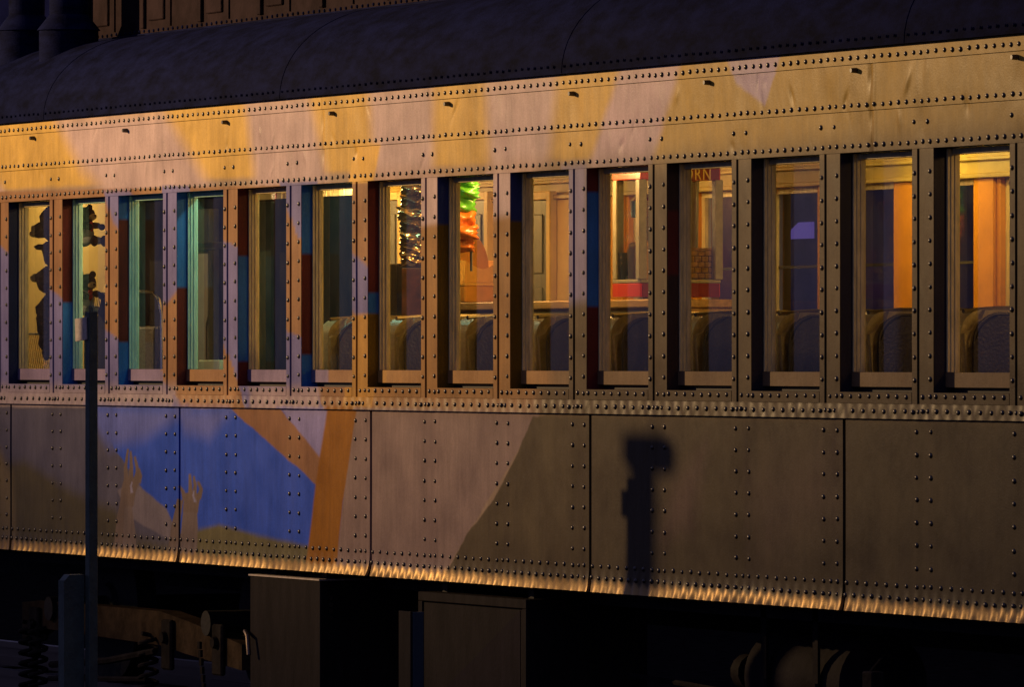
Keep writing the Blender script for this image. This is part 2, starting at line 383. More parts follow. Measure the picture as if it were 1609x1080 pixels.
def plate(name, parent, x0, x1, z0, z1, y, dx=.02, dz=.02, disp=None, thick=.006, colour=None, label=None, edge_dark=False):
    'a sheet of steel plate: fine front grid at depth y with turned edges'
    nx = max(1, round((x1 - x0) / dx)); nz = max(1, round((z1 - z0) / dz))
    xs = np.linspace(x0, x1, nx + 1); zs = np.linspace(z0, z1, nz + 1)
    X, Z = np.meshgrid(xs, zs); Y = np.full(X.shape, y)
    if disp is not None: Y = Y - disp(X, Z)
    n = X.size
    v = np.stack([X.ravel(), Y.ravel(), Z.ravel()], 1)
    idx = np.arange(n).reshape(X.shape)
    q = np.stack([idx[:-1, :-1], idx[:-1, 1:], idx[1:, 1:], idx[1:, :-1]], -1).reshape(-1, 4)
    ring = np.concatenate([idx[0, :], idx[1:, -1], idx[-1, -2::-1], idx[-2:0:-1, 0]])
    bv = v[ring].copy(); bv[:, 1] += thick
    # own copies of the rim so that the edge shades sharp
    v2 = np.concatenate([v, v[ring], bv]); m = len(ring); a = n + np.arange(m); b = n + m + np.arange(m)
    sk = np.stack([a, b, np.roll(b, -1), np.roll(a, -1)], 1)
    me = bpy.data.meshes.new(name)
    me.from_pydata(v2.tolist(), [], np.concatenate([q, sk]).tolist())
    me.polygons.foreach_set('use_smooth', [True] * len(q) + [False] * len(sk))
    c = (colour or mural)(v2[:, 0], v2[:, 2]); edge_glow = None
    if isinstance(c, tuple): c, edge_glow = c
    set_paint(me, c, edge_glow)
    return link(name, me, parent, M['paint'], None, label)

def rivets(name, parent, pts, y, r=.0118, h=.0075, yfun=None, label=None):
    'dome-headed rivets joined into one mesh; pts = [(x, z)]'
    prof = [(1.0, 0.0), (.93, .35), (.68, .78), (.3, .97)]; n = 8
    ang = np.arange(n) * 2 * math.pi / n
    base = []; faces = []
    for rr, hh in prof:
        for t in ang: base.append((rr * r * math.cos(t), -hh * h, rr * r * math.sin(t)))
    base.append((0, -h, 0))
    for i in range(len(prof) - 1):
        for k in range(n): faces.append((i * n + k, i * n + (k + 1) % n, (i + 1) * n + (k + 1) % n, (i + 1) * n + k))
    top = (len(prof) - 1) * n
    for k in range(n): faces.append((top + k, top + (k + 1) % n, len(prof) * n))
    base = np.array(base); nb = len(base); V = []; F = []
    for i, (x, z) in enumerate(pts):
        yy = y if yfun is None else y - yfun(np.array([x]), np.array([z]))[0]
        s = random.uniform(.9, 1.1)
        V.append(base * s + np.array([x + random.uniform(-.0025, .0025), yy, z + random.uniform(-.002, .002)]))
        F += [tuple(j + i * nb for j in f) for f in faces]
    me = bpy.data.meshes.new(name); me.from_pydata(np.concatenate(V).tolist(), [], F)
    me.polygons.foreach_set('use_smooth', [True] * len(F))
    return link(name, me, parent, M['rivet'], 'stuff', label)

# ------------------------------------------------------------------ ground, track
def sheet(name, x0, x1, y0, y1, z, m):
    me = bpy.data.meshes.new(name); me.from_pydata([(x0, y0, z), (x1, y0, z), (x1, y1, z), (x0, y1, z)], [], [(0, 1, 2, 3)])
    return link(name, me, None, m, 'structure')
sheet('ground', -600, 600, -600, 600, 0.0, M['ground'])
b = MB()
for k in range(46): b.box(-16 + k * .6, -15.76 + k * .6, .25, 2.75, .004, .10)
b.build('track_sleepers', M['sleeper'], None, kind='structure')
b = MB()
for yy in (.78, 2.22): b.box(-20, 14, yy - .035, yy + .035, .10, .16).box(-20, 14, yy - .012, yy + .012, .16, .22).box(-20, 14, yy - .036, yy + .036, .22, .26)
b.build('track_rails', M['rail'], None, kind='structure')

# ------------------------------------------------------------------ the coach
coach = empty('railway_coach', (0, 0, 0), 'riveted old railway coach painted with a yellow, lavender and blue mural, windows lit from inside', 'railway coach')
P = 0.8525; G0 = -7.575
K0, K1 = -7, 17
def g(k): return G0 + P * k
XL, XR = g(K0) + .155, g(K1) + .155
OX0, OX1 = .131, P - .052           # clear opening inside a bay
SILL, HEAD = 2.003, 3.047
def post_pull(X, w=.05):
    'plates are drawn in along the riveted posts'
    t = (X - G0 - .036) / P; t = (t - np.round(t)) * P
    return np.exp(-(t / w) ** 2)
def crease(X, Z, xj):
    return -.006 * np.exp(-((X - xj) / .018) ** 2) * (0.55 + .45 * np.sin(Z * 37 + xj)) + .004 * np.exp(-((X - xj - .035) / .02) ** 2)
LJ = [-3.745 + 7 * P * i for i in (-1, 0, 1)]
_dr = np.random.default_rng(11)
DENTS = [(_dr.uniform(-9, 4), _dr.uniform(3.08, 3.42), _dr.uniform(.011, .022), _dr.uniform(.02, .06), _dr.uniform(-.0055, .0055), _dr.uniform(-.8, .8)) for _ in range(70)]
def lb_disp(X, Z):
    d = .004 * n1(X, Z) + .0012 * n2(X, Z) - .0035 * post_pull(X, .06) * (.5 + .5 * np.sin(Z * 20 + X * 3)) 
    for xj in LJ: d = d + crease(X, Z, xj)
    for x, z, a, c, h, s in DENTS:
        k = np.abs(X - x) < .2
        if k.any():
            u = (X - x) + (Z - z) * s; d = d + np.where(k, h * np.exp(-(u / a) ** 2 - ((Z - z) / c) ** 2), 0)
    return d
edges = [XL] + [x for x in LJ if XL < x < XR] + [XR]
bay_r = lambda k: [g(k) - .028, g(k) + .036, g(k) + .100] + [g(k) + .100 + (.7245 * j / 10) for j in range(1, 10)]
allx = [x for k in range(K0, K1 + 1) for x in bay_r(k) if XL + .01 < x < XR - .01]
for i in range(len(edges) - 1):
    a, c = edges[i] + .0008, edges[i + 1] - .0008
    xs = [x for x in allx if a + .01 < x < c - .01]
    o = plate('letterboard_strip', coach, a, c, 3.429, 3.498, -.016, .02, .014, lambda X, Z: .0012 * n2(X, Z)); rivets('rivet_row', o, [(x, 3.457) for x in xs], -.016)
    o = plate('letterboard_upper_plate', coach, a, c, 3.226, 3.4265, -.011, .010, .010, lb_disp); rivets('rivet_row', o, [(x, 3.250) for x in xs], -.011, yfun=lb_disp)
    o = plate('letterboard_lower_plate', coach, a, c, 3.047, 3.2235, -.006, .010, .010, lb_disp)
    pr = [(x, 3.162) for k in range(K0, K1 + 1) for x in (g(k) - .045, g(k) + .075) if a < x < c]
    rivets('rivet_row', o, [(x, 3.075) for x in xs] + pr, -.006, yfun=lb_disp)
# gutter bolts below the eave
b = MB()
for i in range(-4, 11):
    x = -7.868 + 1.4235 * i
    if x < XL or x > XR: continue
    b.cyl((x, -.012, 3.402), (x, -.040, 3.402), .012, .010, 10)
b.build('gutter_bolts', M['rivet'], coach, kind='stuff')

# window posts, sashes, reveals
def window_bay(k):
    gx = g(k)
    pd = lambda X, Z: .0012 * n1(X, Z) + .0006 * n2(X, Z)
    pst = plate('window_post', coach, gx + .005, gx + .1295, 1.953, 3.0455, -.006, .032, .012, pd, .03)
    zr = [2.062 + .0985 * j for j in range(10)]
    rivets('rivet_row', pst, [(gx + .100, z) for z in zr] + [(gx + .036, 1.985), (gx + .100, 1.985)], -.006, yfun=pd)
    stp = plate('window_stop', coach, gx + P - .0508, gx + P - .006, 1.953, 3.0455, -.012, .023, .012, pd, .036)
    rivets('rivet_row', stp, [(gx + P - .028, z - .006) for z in zr], -.012, yfun=pd)
    # belt rail piece under the opening
    a, c = gx + .107, gx + P - .054
    bl = plate('belt_rail', coach, a + .026, c, 1.955, SILL, -.013, .02, .012, lambda X, Z: .0008 * n2(X, Z), .02)
    rivets('rivet_row', bl, [(a + .055 + (c - a - .10) * j / 7, 1.985) for j in range(8)], -.013)
    # reveal: four painted sides of the opening
    x0, x1 = gx + OX0, gx + OX1; yb = .085; n = 60
    V, F, C = [], [], []
    zs = np.linspace(SILL, HEAD, n + 1)
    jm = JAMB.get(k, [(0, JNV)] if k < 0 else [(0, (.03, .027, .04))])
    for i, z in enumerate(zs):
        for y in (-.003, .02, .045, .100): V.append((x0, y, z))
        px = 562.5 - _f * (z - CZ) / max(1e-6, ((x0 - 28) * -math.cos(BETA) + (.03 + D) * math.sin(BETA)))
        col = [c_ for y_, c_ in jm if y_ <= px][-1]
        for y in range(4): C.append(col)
    for i in range(n):
        for j in range(3): F.append((i * 4 + j, i * 4 + j + 1, i * 4 + 5 + j, i * 4 + 4 + j))
    o = len(V)
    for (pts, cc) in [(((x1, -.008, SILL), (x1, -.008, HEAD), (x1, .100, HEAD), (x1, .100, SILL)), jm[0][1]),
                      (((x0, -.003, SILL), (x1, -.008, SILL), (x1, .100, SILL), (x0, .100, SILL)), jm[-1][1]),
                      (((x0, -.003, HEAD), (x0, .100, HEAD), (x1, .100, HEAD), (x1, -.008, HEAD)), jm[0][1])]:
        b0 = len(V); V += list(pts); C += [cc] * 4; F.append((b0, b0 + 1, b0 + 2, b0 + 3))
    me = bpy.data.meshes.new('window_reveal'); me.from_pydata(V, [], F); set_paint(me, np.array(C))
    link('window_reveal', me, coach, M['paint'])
    # sash
    sm = M['green_sash'] if k in (0, 1, 2) else M['sash']
    ax, cx = x0 + .002, x1 + .02
    f = MB()
    f.box(ax, ax + .012, .054, .108, 2.09, 3.045, .002).box(cx - .045, cx, .056, .108, 2.09, 3.045, .002)
    f.box(ax + .0125, ax + .018, .068, .106, 2.09, 3.045, .001).box(ax + .0185, ax + .023, .084, .108, 2.09, 3.045, .001).box(cx - .060, cx - .0455, .076, .108, 2.09, 3.045, .002)
    f.box(ax + .0235, cx - .0605, .070, .108, 3.018, 3.045, .002)
    win = f.build('window', sm, coach)
    rl = plate('sash_rail', win, ax, cx - .01, 2.026, 2.0895, .050, .03, .016, lambda X, Z: .0006 * n2(X, Z), .05, colour=lambda X, Z: np.clip(mural(X, Z) * .75 + np.array((.12, .075, .04)), 0, .8))
    f = MB(); f.box(ax, cx, .085, .11, 2.0035, 2.026); f.build('sill_strip', M['core'], win)
    me = bpy.data.meshes.new('pane'); y = .102
    me.from_pydata([(ax + .02, y, 2.07), (cx - .05, y, 2.07), (cx - .05, y, 3.03), (ax + .02, y, 3.03)], [], [(0, 1, 2, 3)])
    link('pane', me, win, M['glass'])
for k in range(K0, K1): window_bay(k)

# lower belt and side panels: one panel for every three windows
def belt_disp(X, Z):
    # bulges between its rivets, flared at the bottom edge
    u = np.clip((1.952 - Z) / .062, 0, 1)
    t = (X - G0 - .10) / .0947
    return (.0085 * (np.sin(math.pi * t) ** 2) * (.35 + .65 * (.5 + .5 * n1(X * .9, Z))) * np.sin(math.pi * np.clip(u * .8 + .1, 0, 1)) + .007 * u ** 2.2)
FL0 = 1.05
def pan_disp(X, Z):
    d = .0035 * n3(X * 1.3, Z * 1.7) + .0012 * n1(X, Z) - .0025 * post_pull(X, .05)
    u = np.clip((1.128 - Z) / .078, 0, 1); t = (X - G0 - .10) / .0852
    bulge = np.sin(math.pi * t) ** 2
    vary = np.clip(.62 + .55 * n1(X * .6, Z * 0) + .35 * n1(X * 2.3 + 5, Z * 0) + .22 * np.sin(X * 1.7) , .22, 1.15) + .12 * np.clip((X + 1) / 4, 0, 1)
    d = d + .034 * vary * u ** 1.6 * (.38 + .62 * bulge) + .004 * bulge * np.exp(-((Z - 1.112) / .03) ** 2)
    return d
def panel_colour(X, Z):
    'mural, with the lamp glow on the flared bottom edge painted in pale cream'
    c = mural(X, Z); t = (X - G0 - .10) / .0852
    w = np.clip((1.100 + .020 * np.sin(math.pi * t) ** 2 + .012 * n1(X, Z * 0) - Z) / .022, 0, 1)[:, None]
    return c * (1 - w) + np.array((.36, .235, .095)) * w, w[:, 0] * np.clip(.50 + .5 * n1(X * 1.1 + 9, Z * 4), .12, .8)  # pale glow between the rivets, put into colour and metal shine
joints = [g(k) + .155 for k in range(K0, K1 + 1) if (k - 2) % 3 == 0]
for i in range(len(joints) - 1):
    a, c = joints[i] + .024, joints[i + 1] - .004
    k0 = round((joints[i] - .155 - G0) / P)
    bt = plate('lower_belt_rail', coach, a - .026, c + .002, 1.889, 1.9535, -.016, .0105, .0055, belt_disp, .02)
    xs = []
    for k in range(k0, k0 + 4):
        xs += [g(k) - .028, g(k) + .020, g(k) + .062, g(k) + .103] + [g(k) + .103 + .0957 * j - .02 for j in range(1, 8)]
    rivets('rivet_row', bt, [(x, 1.921) for x in xs if a < x < c], -.0165, yfun=belt_disp)
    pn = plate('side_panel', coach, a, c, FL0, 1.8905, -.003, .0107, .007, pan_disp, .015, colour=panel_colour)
    pts = []
    for k in range(k0, k0 + 5):
        for x in (g(k) - .028, g(k) + .100):
            if a < x < c: pts += [(x, 1.835 - .0975 * j) for j in range(7)]
        for x in [g(k) - .028, g(k) + .036, g(k) + .100] + [g(k) + .100 + .7245 * j / 8 for j in range(1, 8)]:
            if a < x < c: pts.append((x, 1.172))
        for x in [g(k) - .028, g(k) + .036, g(k) + .100] + [g(k) + .100 + .7245 * j / 9 for j in range(1, 9)]:
            if a < x < c: pts.append((x, 1.117))
    rivets('rivet_row', pn, pts, -.003, yfun=pan_disp)

# body frame behind the plates, floor, ceiling lining
b = MB()
b.box(XL, XR, .018, .14, 1.10, 2.0); b.box(XL, XR, .018, .14, 3.05, 3.485)
for k in range(K0, K1 + 1): b.box(max(XL, g(k) - .050), min(XR, g(k) + .129), .026, .098, 2.0, 3.05)
b.box(XL, XR, .03, 2.95, 1.12, 1.30); b.box(XL - .05, XL, 0, 2.98, 1.1, 3.5); b.box(XR, XR + .05, 0, 2.98, 1.1, 3.5)
b.build('body_frame', M['core'], coach)
b = MB(); b.box(XL, XR, .14, 2.9, 1.30, 1.35); b.build('coach_floor', M['floor'], coach)
b = MB(); b.box(XL, XR, .14, 2.9, 3.43, 3.46); b.build('ceiling', M['cream'], coach)

# roof: lower deck sheets, seams, clerestory
prof = []
for t in np.linspace(0, 1, 16):
    a = t * math.pi / 2
    prof.append((-.045 + .665 * (1 - math.cos(a)), 3.500 + .49 * math.sin(a) ** 1.0))
prof = [(.0, 3.498), (-.045, 3.498)] + prof
def roof_sheet(x0, x1):
    nx = max(2, round((x1 - x0) / .06)); xs = np.linspace(x0, x1, nx + 1); V = []; F = []
    for x in xs:
        for (y, z) in prof:
            dn = .004 * float(n1(np.array([x * .7]), np.array([y * 2]))[0]) + .003 * float(n3(np.array([x]), np.array([y * 5]))[0])
            V.append((x, y, z + (dn if z > 3.51 else 0)))
    m = len(prof)
    for i in range(nx):
        for j in range(m - 1): F.append((i * m + j, (i + 1) * m + j, (i + 1) * m + j + 1, i * m + j + 1))
    me = bpy.data.meshes.new('roof_sheet'); me.from_pydata(V, [], F); me.polygons.foreach_set('use_smooth', [True] * len(F))
    try: me.set_sharp_from_angle(angle=R(50))
    except Exception: pass
    return link('roof_sheet', me, coach, M['roof'])
seams = [XL] + [-7.637 + 4 * P * i for i in range(-1, 4)] + [XR]
seams = [s for s in seams if XL <= s <= XR]
for i in range(len(seams) - 1):
    rs = roof_sheet(seams[i] + .002, seams[i + 1] - .002)
    rivets('rivet_row', rs, [(x, 3.535) for x in np.arange(seams[i] + .03, seams[i + 1] - .02, .0716)], -.047, .008, .005).data.materials[0] = M['roof']
for sx in seams[1:-1]:
    b = MB(); b.tube([(sx, y - .001, z + .001) for (y, z) in prof[2:]], .0018, 6)
    b.build('roof_seam', M['roof'], coach, smooth=True)
CX0 = -8.68
b = MB(); b.box(CX0, XR, .625, .66, 3.93, 4.46); cl = b.build('clerestory', M['clere'], coach)
b = MB(); b.box(CX0, XR, .605, .624, 3.965, 4.005, .004); b.build('clerestory_sill', M['roof'], cl)
rivets('rivet_row', cl, [(x, 4.018) for x in np.arange(CX0 + .04, 6.5, .072)], .624, .010, .007).data.materials[0] = M['roof']
for i in range(18):
    x = CX0 + .02 + i * .858
    b = MB(); b.box(x, x + .05, .607, .6245, 4.035, 4.46, .004); b.build('clerestory_rib', M['clere'], cl); b = MB(); b.box(x + .42, x + .435, .616, .6245, 4.035, 4.46); b.build('clerestory_rib', M['clere'], cl)
    b = MB(); b.box(x + .11, x + .34, .612, .6245, 4.075, 4.46, .006); b.build('deck_sash', M['clere'], cl)
b = MB(); b.box(CX0 - .02, XR, .55, 2.5, 4.46, 4.52); b.box(XL, XR, .62, 2.95, 3.94, 3.99); b.box(XL, XR, 2.90, 2.97, 3.4, 3.97); b.build('upper_roof', M['roof'], coach)
# end wall of the raised deck and ventilators at the left
b = MB(); b.box(CX0 - 1.6, CX0 - .0, 1.15, 1.2, 3.95, 4.46); b.build('clerestory_end', mat('olive_end', (.10, .08, .05), .6, 0, .4, 5, .4), coach)
for px, w in ((42, .17), (108, .18)):
    p = at(px, 75, .33); b = MB()
    b.cyl((p.x, .33, p.z - .16), (p.x, .33, p.z + .10), w * .95, w * .95, 20); b.cyl((p.x, .33, p.z + .10), (p.x, .33, p.z + .19), w * 1.02, w * .62, 20); b.cyl((p.x, .33, p.z + .19), (p.x, .33, p.z + .55), w * .62, w * .62, 20)
    b.cyl((p.x, .33, p.z + .55), (p.x, .33, p.z + .62), w, w, 20)
    b.build('roof_ventilator', M['roof'], coach, smooth=True)

# far wall of the coach with its own windows
FW = 2.80
fp = at(1424, 300, FW).x                                  # middle of one of its pillars
fx = [fp + P * i for i in range(-16, 6)]
fx = [x for x in fx if XL + .2 < x < XR - .2]
b = MB(); b.box(XL, XR, FW, 2.95, 1.12, 2.08); b.box(XL, XR, FW, 2.95, 3.075, 3.43); b.build('far_wall', M['farcream'], coach)
b = MB(); b.box(XL, XR, FW - .05, FW, 3.06, 3.085, .004).box(XL, XR, FW - .035, FW, 3.15, 3.17, .004).box(XL, XR, FW - .03, FW, 2.065, 2.09, .004); b.build('cornice', M['farcream'], coach)
for i, x in enumerate(fx):
    b = MB(); b.box(x - .14, x + .14, FW + .002, 2.94, 2.09, 3.06).box(x - .10, x + .10, FW - .018, FW + .002, 2.09, 3.06, .004)
    b.build('far_pillar', M['pillar'], coach)
    fw = MB(); fw.box(x + .142, x + .18, FW + .03, FW + .07, 2.09, 3.06).box(x + P - .18, x + P - .142, FW + .03, FW + .07, 2.09, 3.06).box(x + .18, x + P - .18, FW + .03, FW + .07, 2.09, 2.13).box(x + .18, x + P - .18, FW + .03, FW + .07, 3.03, 3.06)
    fo = fw.build('far_window', M['sash'], coach)
    me = bpy.data.meshes.new('pane'); me.from_pydata([(x + .16, FW + .05, 2.11), (x + P - .16, FW + .05, 2.11), (x + P - .16, FW + .05, 3.05), (x + .16, FW + .05, 3.05)], [], [(0, 1, 2, 3)])
    link('pane', me, fo, M['glass'])
    fw = MB(); fw.box(x + .18, x + P - .18, FW + .045, FW + .062, 2.63, 2.645); fw.build('meeting_rail', M['core'], fo)

# running gear
b = MB(); b.box(XL, XR, .35, .55, .96, 1.12).box(XL, XR, 1.3, 1.7, .80, 1.12).box(XL, XR, 2.45, 2.65, .96, 1.12); b.build('underframe', M['black'], coach)
tr = empty('truck'); tr.parent = coach
a0 = at(40, 950, .35).x; a1 = at(392, 990, .35).x
def side_beam(y):
    b = MB()
    pts = [(a0, .72), (a0 + .28, .74), (a0 + 2.15, .74), (a0 + 2.55, .70), (a1 - .06, .60), (a1 - .06, .46), (a0 + 2.5, .52), (a0 + 2.2, .55), (a0 + .3, .58), (a0, .50)]
    b.poly([(x, y, z) for x, z in pts], (0, .12, 0)); return b
side_beam(.33).build('side_frame', M['truck'], tr); side_beam(2.55).build('side_frame', M['truck'], tr)
for x in (a0 + .25, a0 + 2.3, a1 - .35):
    b = MB(); b.box(x - .07, x + .07, .30, .33, .42, .70, .01).cyl((x, .30, .60), (x, .275, .60), .035, .03, 10); b.build('pedestal', M['truckdark'], tr)
for x in (a0 + .18, a0 + .34, a0 + 2.05):
    b = MB(); b.tube([(x + .05 * math.cos(t * .7), .30 + .05 * math.sin(t * .7), .20 + t * .007) for t in range(60)], .012, 6); b.build('coil_spring', M['truckdark'], tr, smooth=True)
for x in (a0 + .5, a1 - .5):
    for yy in (.74, 2.26):
        b = MB(); b.cyl((x, yy - .06, .70), (x, yy + .06, .70), .44, .44, 32); b.cyl((x, yy - .09, .70), (x, yy - .06, .70), .13, .15, 20); b.build('wheel', M['black'], tr, smooth=True, ang=30)
    b = MB(); b.cyl((x, .3, .70), (x, 2.7, .70), .07, .07, 16); b.build('axle', M['black'], tr, smooth=True)
b = MB(); b.tube([(a0 + .6, .28, .38), (a0 + 1.5, .28, .44), (a0 + 2.2, .28, .52)], .02, 6); b.tube([(a0 + .6, .27, .30), (a0 + 2.1, .27, .36)], .016, 6); b.build('brake_rod', M['truckdark'], tr, smooth=True)
b = MB()
for j in range(9): b.box(a1 - .52 + .012 * j, a1 - .49 + .012 * j, .26, .275, .56 - j * .045, .60 - j * .045)
b.build('safety_chain', M['truckdark'], tr)
p = at(393, 999, .02); b = MB(); b.tube([(p.x - .06, .03, p.z - .03), (p.x - .02, .0, p.z + .02), (p.x + .05, -.015, p.z), (p.x + .08, -.02, p.z - .10)], .012, 8); b.build('hose_hook', M['rail'], coach, smooth=True)

def paint_grid(name, parent, x0, x1, z0, z1, y, m2, tri):
    me = bpy.data.meshes.new(name); me.from_pydata([(x, y, z) for x, z in tri], [], [tuple(range(len(tri)))])
    return link(name, me, parent, m2)
# equipment box 1
a, c = at(393, 905, .02), at(503, 912, .02)
b = MB(); b.box(a.x, c.x, .02, .62, .25, a.z, .004); bx = b.build('equipment_box', M['boxpaint'], coach)
b = MB(); b.box(a.x - .004, c.x + .004, .012, .63, a.z, a.z + .008); b.build('lid', M['plate'], bx)
b = MB()
for j in range(4): b.cyl((c.x - .004, .08, a.z - .09 - .035 * j), (c.x + .006, .08, a.z - .09 - .035 * j), .012, .012, 8)
b.build('bolt', M['rivet'], bx)
for ha, hb in ((a.x + .1, a.x + .16), (c.x - .16, c.x - .1)):
    b = MB(); b.box(ha, hb, .1, .5, a.z + .008, 1.12); b.build('hanger', M['black'], bx)
# equipment box 2 with a framed, painted door
a, c = at(662, 930, .03), at(832, 942, .03)
b = MB(); b.box(a.x, c.x, .03, .66, .25, a.z); bx = b.build('equipment_box', M['boxpaint'], coach)
b = MB(); b.box(a.x, c.x, .012, .0295, a.z - .045, a.z, .003).box(a.x, a.x + .05, .012, .0295, .25, a.z - .046, .003).box(c.x - .05, c.x, .012, .0295, .25, a.z - .046, .003); b.build('door_frame', M['boxpaint'], bx)
dr = MB(); dr.box(a.x + .055, c.x - .055, .020, .0297, .26, a.z - .052); dr = dr.build('door', M['boxpaint'], bx)
q0, q1, q2 = at(818, 960, .02), at(700, 1082, .02), at(818, 1082, .02)
b = MB(); b.poly([(q0.x, .0175, q0.z), (q1.x, .0175, q1.z), (q2.x, .0175, q2.z)], (0, .002, 0)); b.build('painted_corner', M['boxmauve'], bx)
for ha, hb in ((a.x + .1, a.x + .16), (c.x - .16, c.x - .1)):
    b = MB(); b.box(ha, hb, .1, .5, a.z, 1.12); b.build('hanger', M['black'], bx)
# air tank slung in straps
p0, p1 = at(1192, 1040, .45), at(1325, 1045, .45)
tk = MB(); ty, tz, trad = .60, .68, .225
tk.cyl((p0.x, ty, tz), (p1.x + .1, ty, tz), trad, trad, 32).cyl((p0.x - .09, ty, tz), (p0.x, ty, tz), trad * .55, trad, 32).cyl((p1.x + .1, ty, tz), (p1.x + .19, ty, tz), trad, trad * .55, 32).cyl((p0.x - .40, ty, tz), (p0.x - .1, ty, tz), .05, .05, 14).cyl((p0.x - .42, ty, tz), (p0.x - .34, ty, tz), .085, .085, 14)
tk = tk.build('air_tank', M['tank'], coach, smooth=True)
for px in (1206, 1287):
    p = at(px, 980, .37); b = MB(); b.box(p.x - .025, p.x + .025, ty - trad - .025, ty - trad - .012, tz, 1.12)
    b.tube([(p.x, ty - (trad + .016) * math.cos(t), tz - (trad + .016) * math.sin(t)) for t in np.linspace(0, math.pi, 14)], .014, 6)
    b.build('strap', M['tank'], tk)
b = MB(); b.tube([(-1.2, .5, .62), (-.6, .52, .60), (.1, .6, .56), (1.0, .62, .57)], .014, 6); b.build('brake_pipe', M['tank'], coach, smooth=True)

# ------------------------------------------------------------------ coach interior lights (real fixtures)
def ceiling_lamp(x, y, label, power, col, rad=.1):
    t = empty('ceiling_lamp', (x, y, 3.43), label, 'lamp', 'lamps on the coach ceiling')
    b = MB(); b.cyl((0, 0, -.03), (0, 0, 0), .11, .12, 20); b.build('base', M['chrome'], t, smooth=True)
    b = MB(); b.ball((0, 0, -.05), .085, .085, .06, 2); b.build('lamp_globe', M['lampglow'], t, smooth=True)
    l = bpy.data.lights.new('lamp_light', 'POINT'); l.energy = power; l.color = col; l.shadow_soft_size = rad
    lo_ = bpy.data.objects.new('lamp_light', l); COL.objects.link(lo_); lo_.parent = t; lo_.location = (0, 0, -.20)
WARM = (1.0, .56, .17)
ceiling_lamp(-2.1, 1.7, 'warm round ceiling lamp above the rear seats, near the right end windows', 20, WARM)
ceiling_lamp(at(1396, 250, 2.45).x, 2.45, 'small warm lamp above the far cornice behind the second window from the right', 15, (1, .72, .16), .05)
ceiling_lamp(at(1566, 250, 2.45).x, 2.45, 'small warm lamp above the far cornice behind the rightmost window', 16, (1, .72, .16), .05)
ceiling_lamp(-4.6, 1.65, 'warm round ceiling lamp above the red popcorn machine', 44, WARM)
ceiling_lamp(-7.0, 1.60, 'warm round ceiling lamp above the snack counter', 110, WARM)
ceiling_lamp(4.3, 1.05, 'warm round ceiling lamp at the empty right end of the coach', 22, WARM)
ceiling_lamp(-9.3, 2.0, 'warm round ceiling lamp behind the dark partition', 80, WARM)

# ------------------------------------------------------------------ seats along the windows
seat = empty('coach_seat', (0, 0, 1.35))
def slab_profile(y0, y1, z0, z1, r, n=6):
    pts = [(y0, z0), (y1, z0)]
    for cx_, cz_, s in ((y1 - r, z1 - r, 0), (y0 + r, z1 - r, 1)):
        for i in range(n + 1):
            a = (s * 90 + i * 90 / n) * math.pi / 180; pts.append((cx_ + r * math.cos(a), cz_ + r * math.sin(a)))
    return pts
def slab(y0, y1, z0, z1, r, x0, x1, lean=0.0, bev=.02):
    b = MB(); pr = slab_profile(y0, y1, z0, z1, r)
    b.poly([(x0 - lean * (z - z0), y, z) for y, z in pr], (x1 - x0, 0, 0))
    fs = [e for e in b.bm.edges if abs(e.verts[0].co.x - e.verts[1].co.x) < (x1 - x0) * .6]
    bmesh.ops.bevel(b.bm, geom=fs, offset=bev, segments=3, affect='EDGES'); return b
slab(.0, .95, .35, 1.005, .10, -.21, 0, .03, .035).build('backrest', M['leather'], seat, smooth=True, ang=60)
slab(.035, .93, .36, .985, .12, 0.004, .028, .03, .012).build('back_panel', M['leatherdark'], seat, smooth=True, ang=60)
b = MB(); pr_ = slab_profile(.030, .935, .40, .990, .125, 8)
b.tube([(.030 - .03 * (z - .36), y, z) for y, z in pr_[1:] + pr_[:1]], .0065, 6)
b.tube([(.029 - .03 * .30, .06, .70), (.029 - .03 * .30, .90, .70)], .004, 6); b.build('piping', M['leatherdark'], seat, smooth=True)
b = MB(); b.box(.03, .50, .02, .93, .36, .48, .03, seg=3); b.build('seat_cushion', M['leather'], seat, smooth=True)
b = MB(); b.box(.02, .44, .1, .85, .0, .36); b.build('pedestal', M['core'], seat)
b = MB(); b.tube([(-.05, .01, 1.0), (-.10, .2, 1.012), (-.12, .5, 1.012), (-.10, .8, 1.0)], .010, 8); b.build('grab_rail', M['chrome'], seat, smooth=True)
SL = {5: ('dark padded seat with shiny edge, in the window with cream papers at its top'), 6: ('grey padded coach seat below the hanging foil snack bags'), 7: ('grey padded coach seat below the green and orange bags'), 8: ('grey padded coach seat in front of the slate door and cream wall'),
      9: ('grey padded coach seat in front of the left side of the popcorn machine'), 10: ('grey padded coach seat below the popcorn lettering and wicker basket'), 11: ('grey padded coach seat in front of the dark window with a violet light'), 12: ('grey padded coach seat in the second window from the right'), 13: ('grey padded coach seat in the rightmost window of the photo')}
first = True
for k in range(5, 14):
    o = seat if first else copy_tree(seat); first = False
    o.location = (g(k - 1) - .03 + random.uniform(-.01, .01), .235, 1.352)
    o.rotation_euler = (0, random.uniform(-.022, .022), random.uniform(-.05, .05))
    tag(o, SL[k], 'seat', 'padded seats along the coach windows')

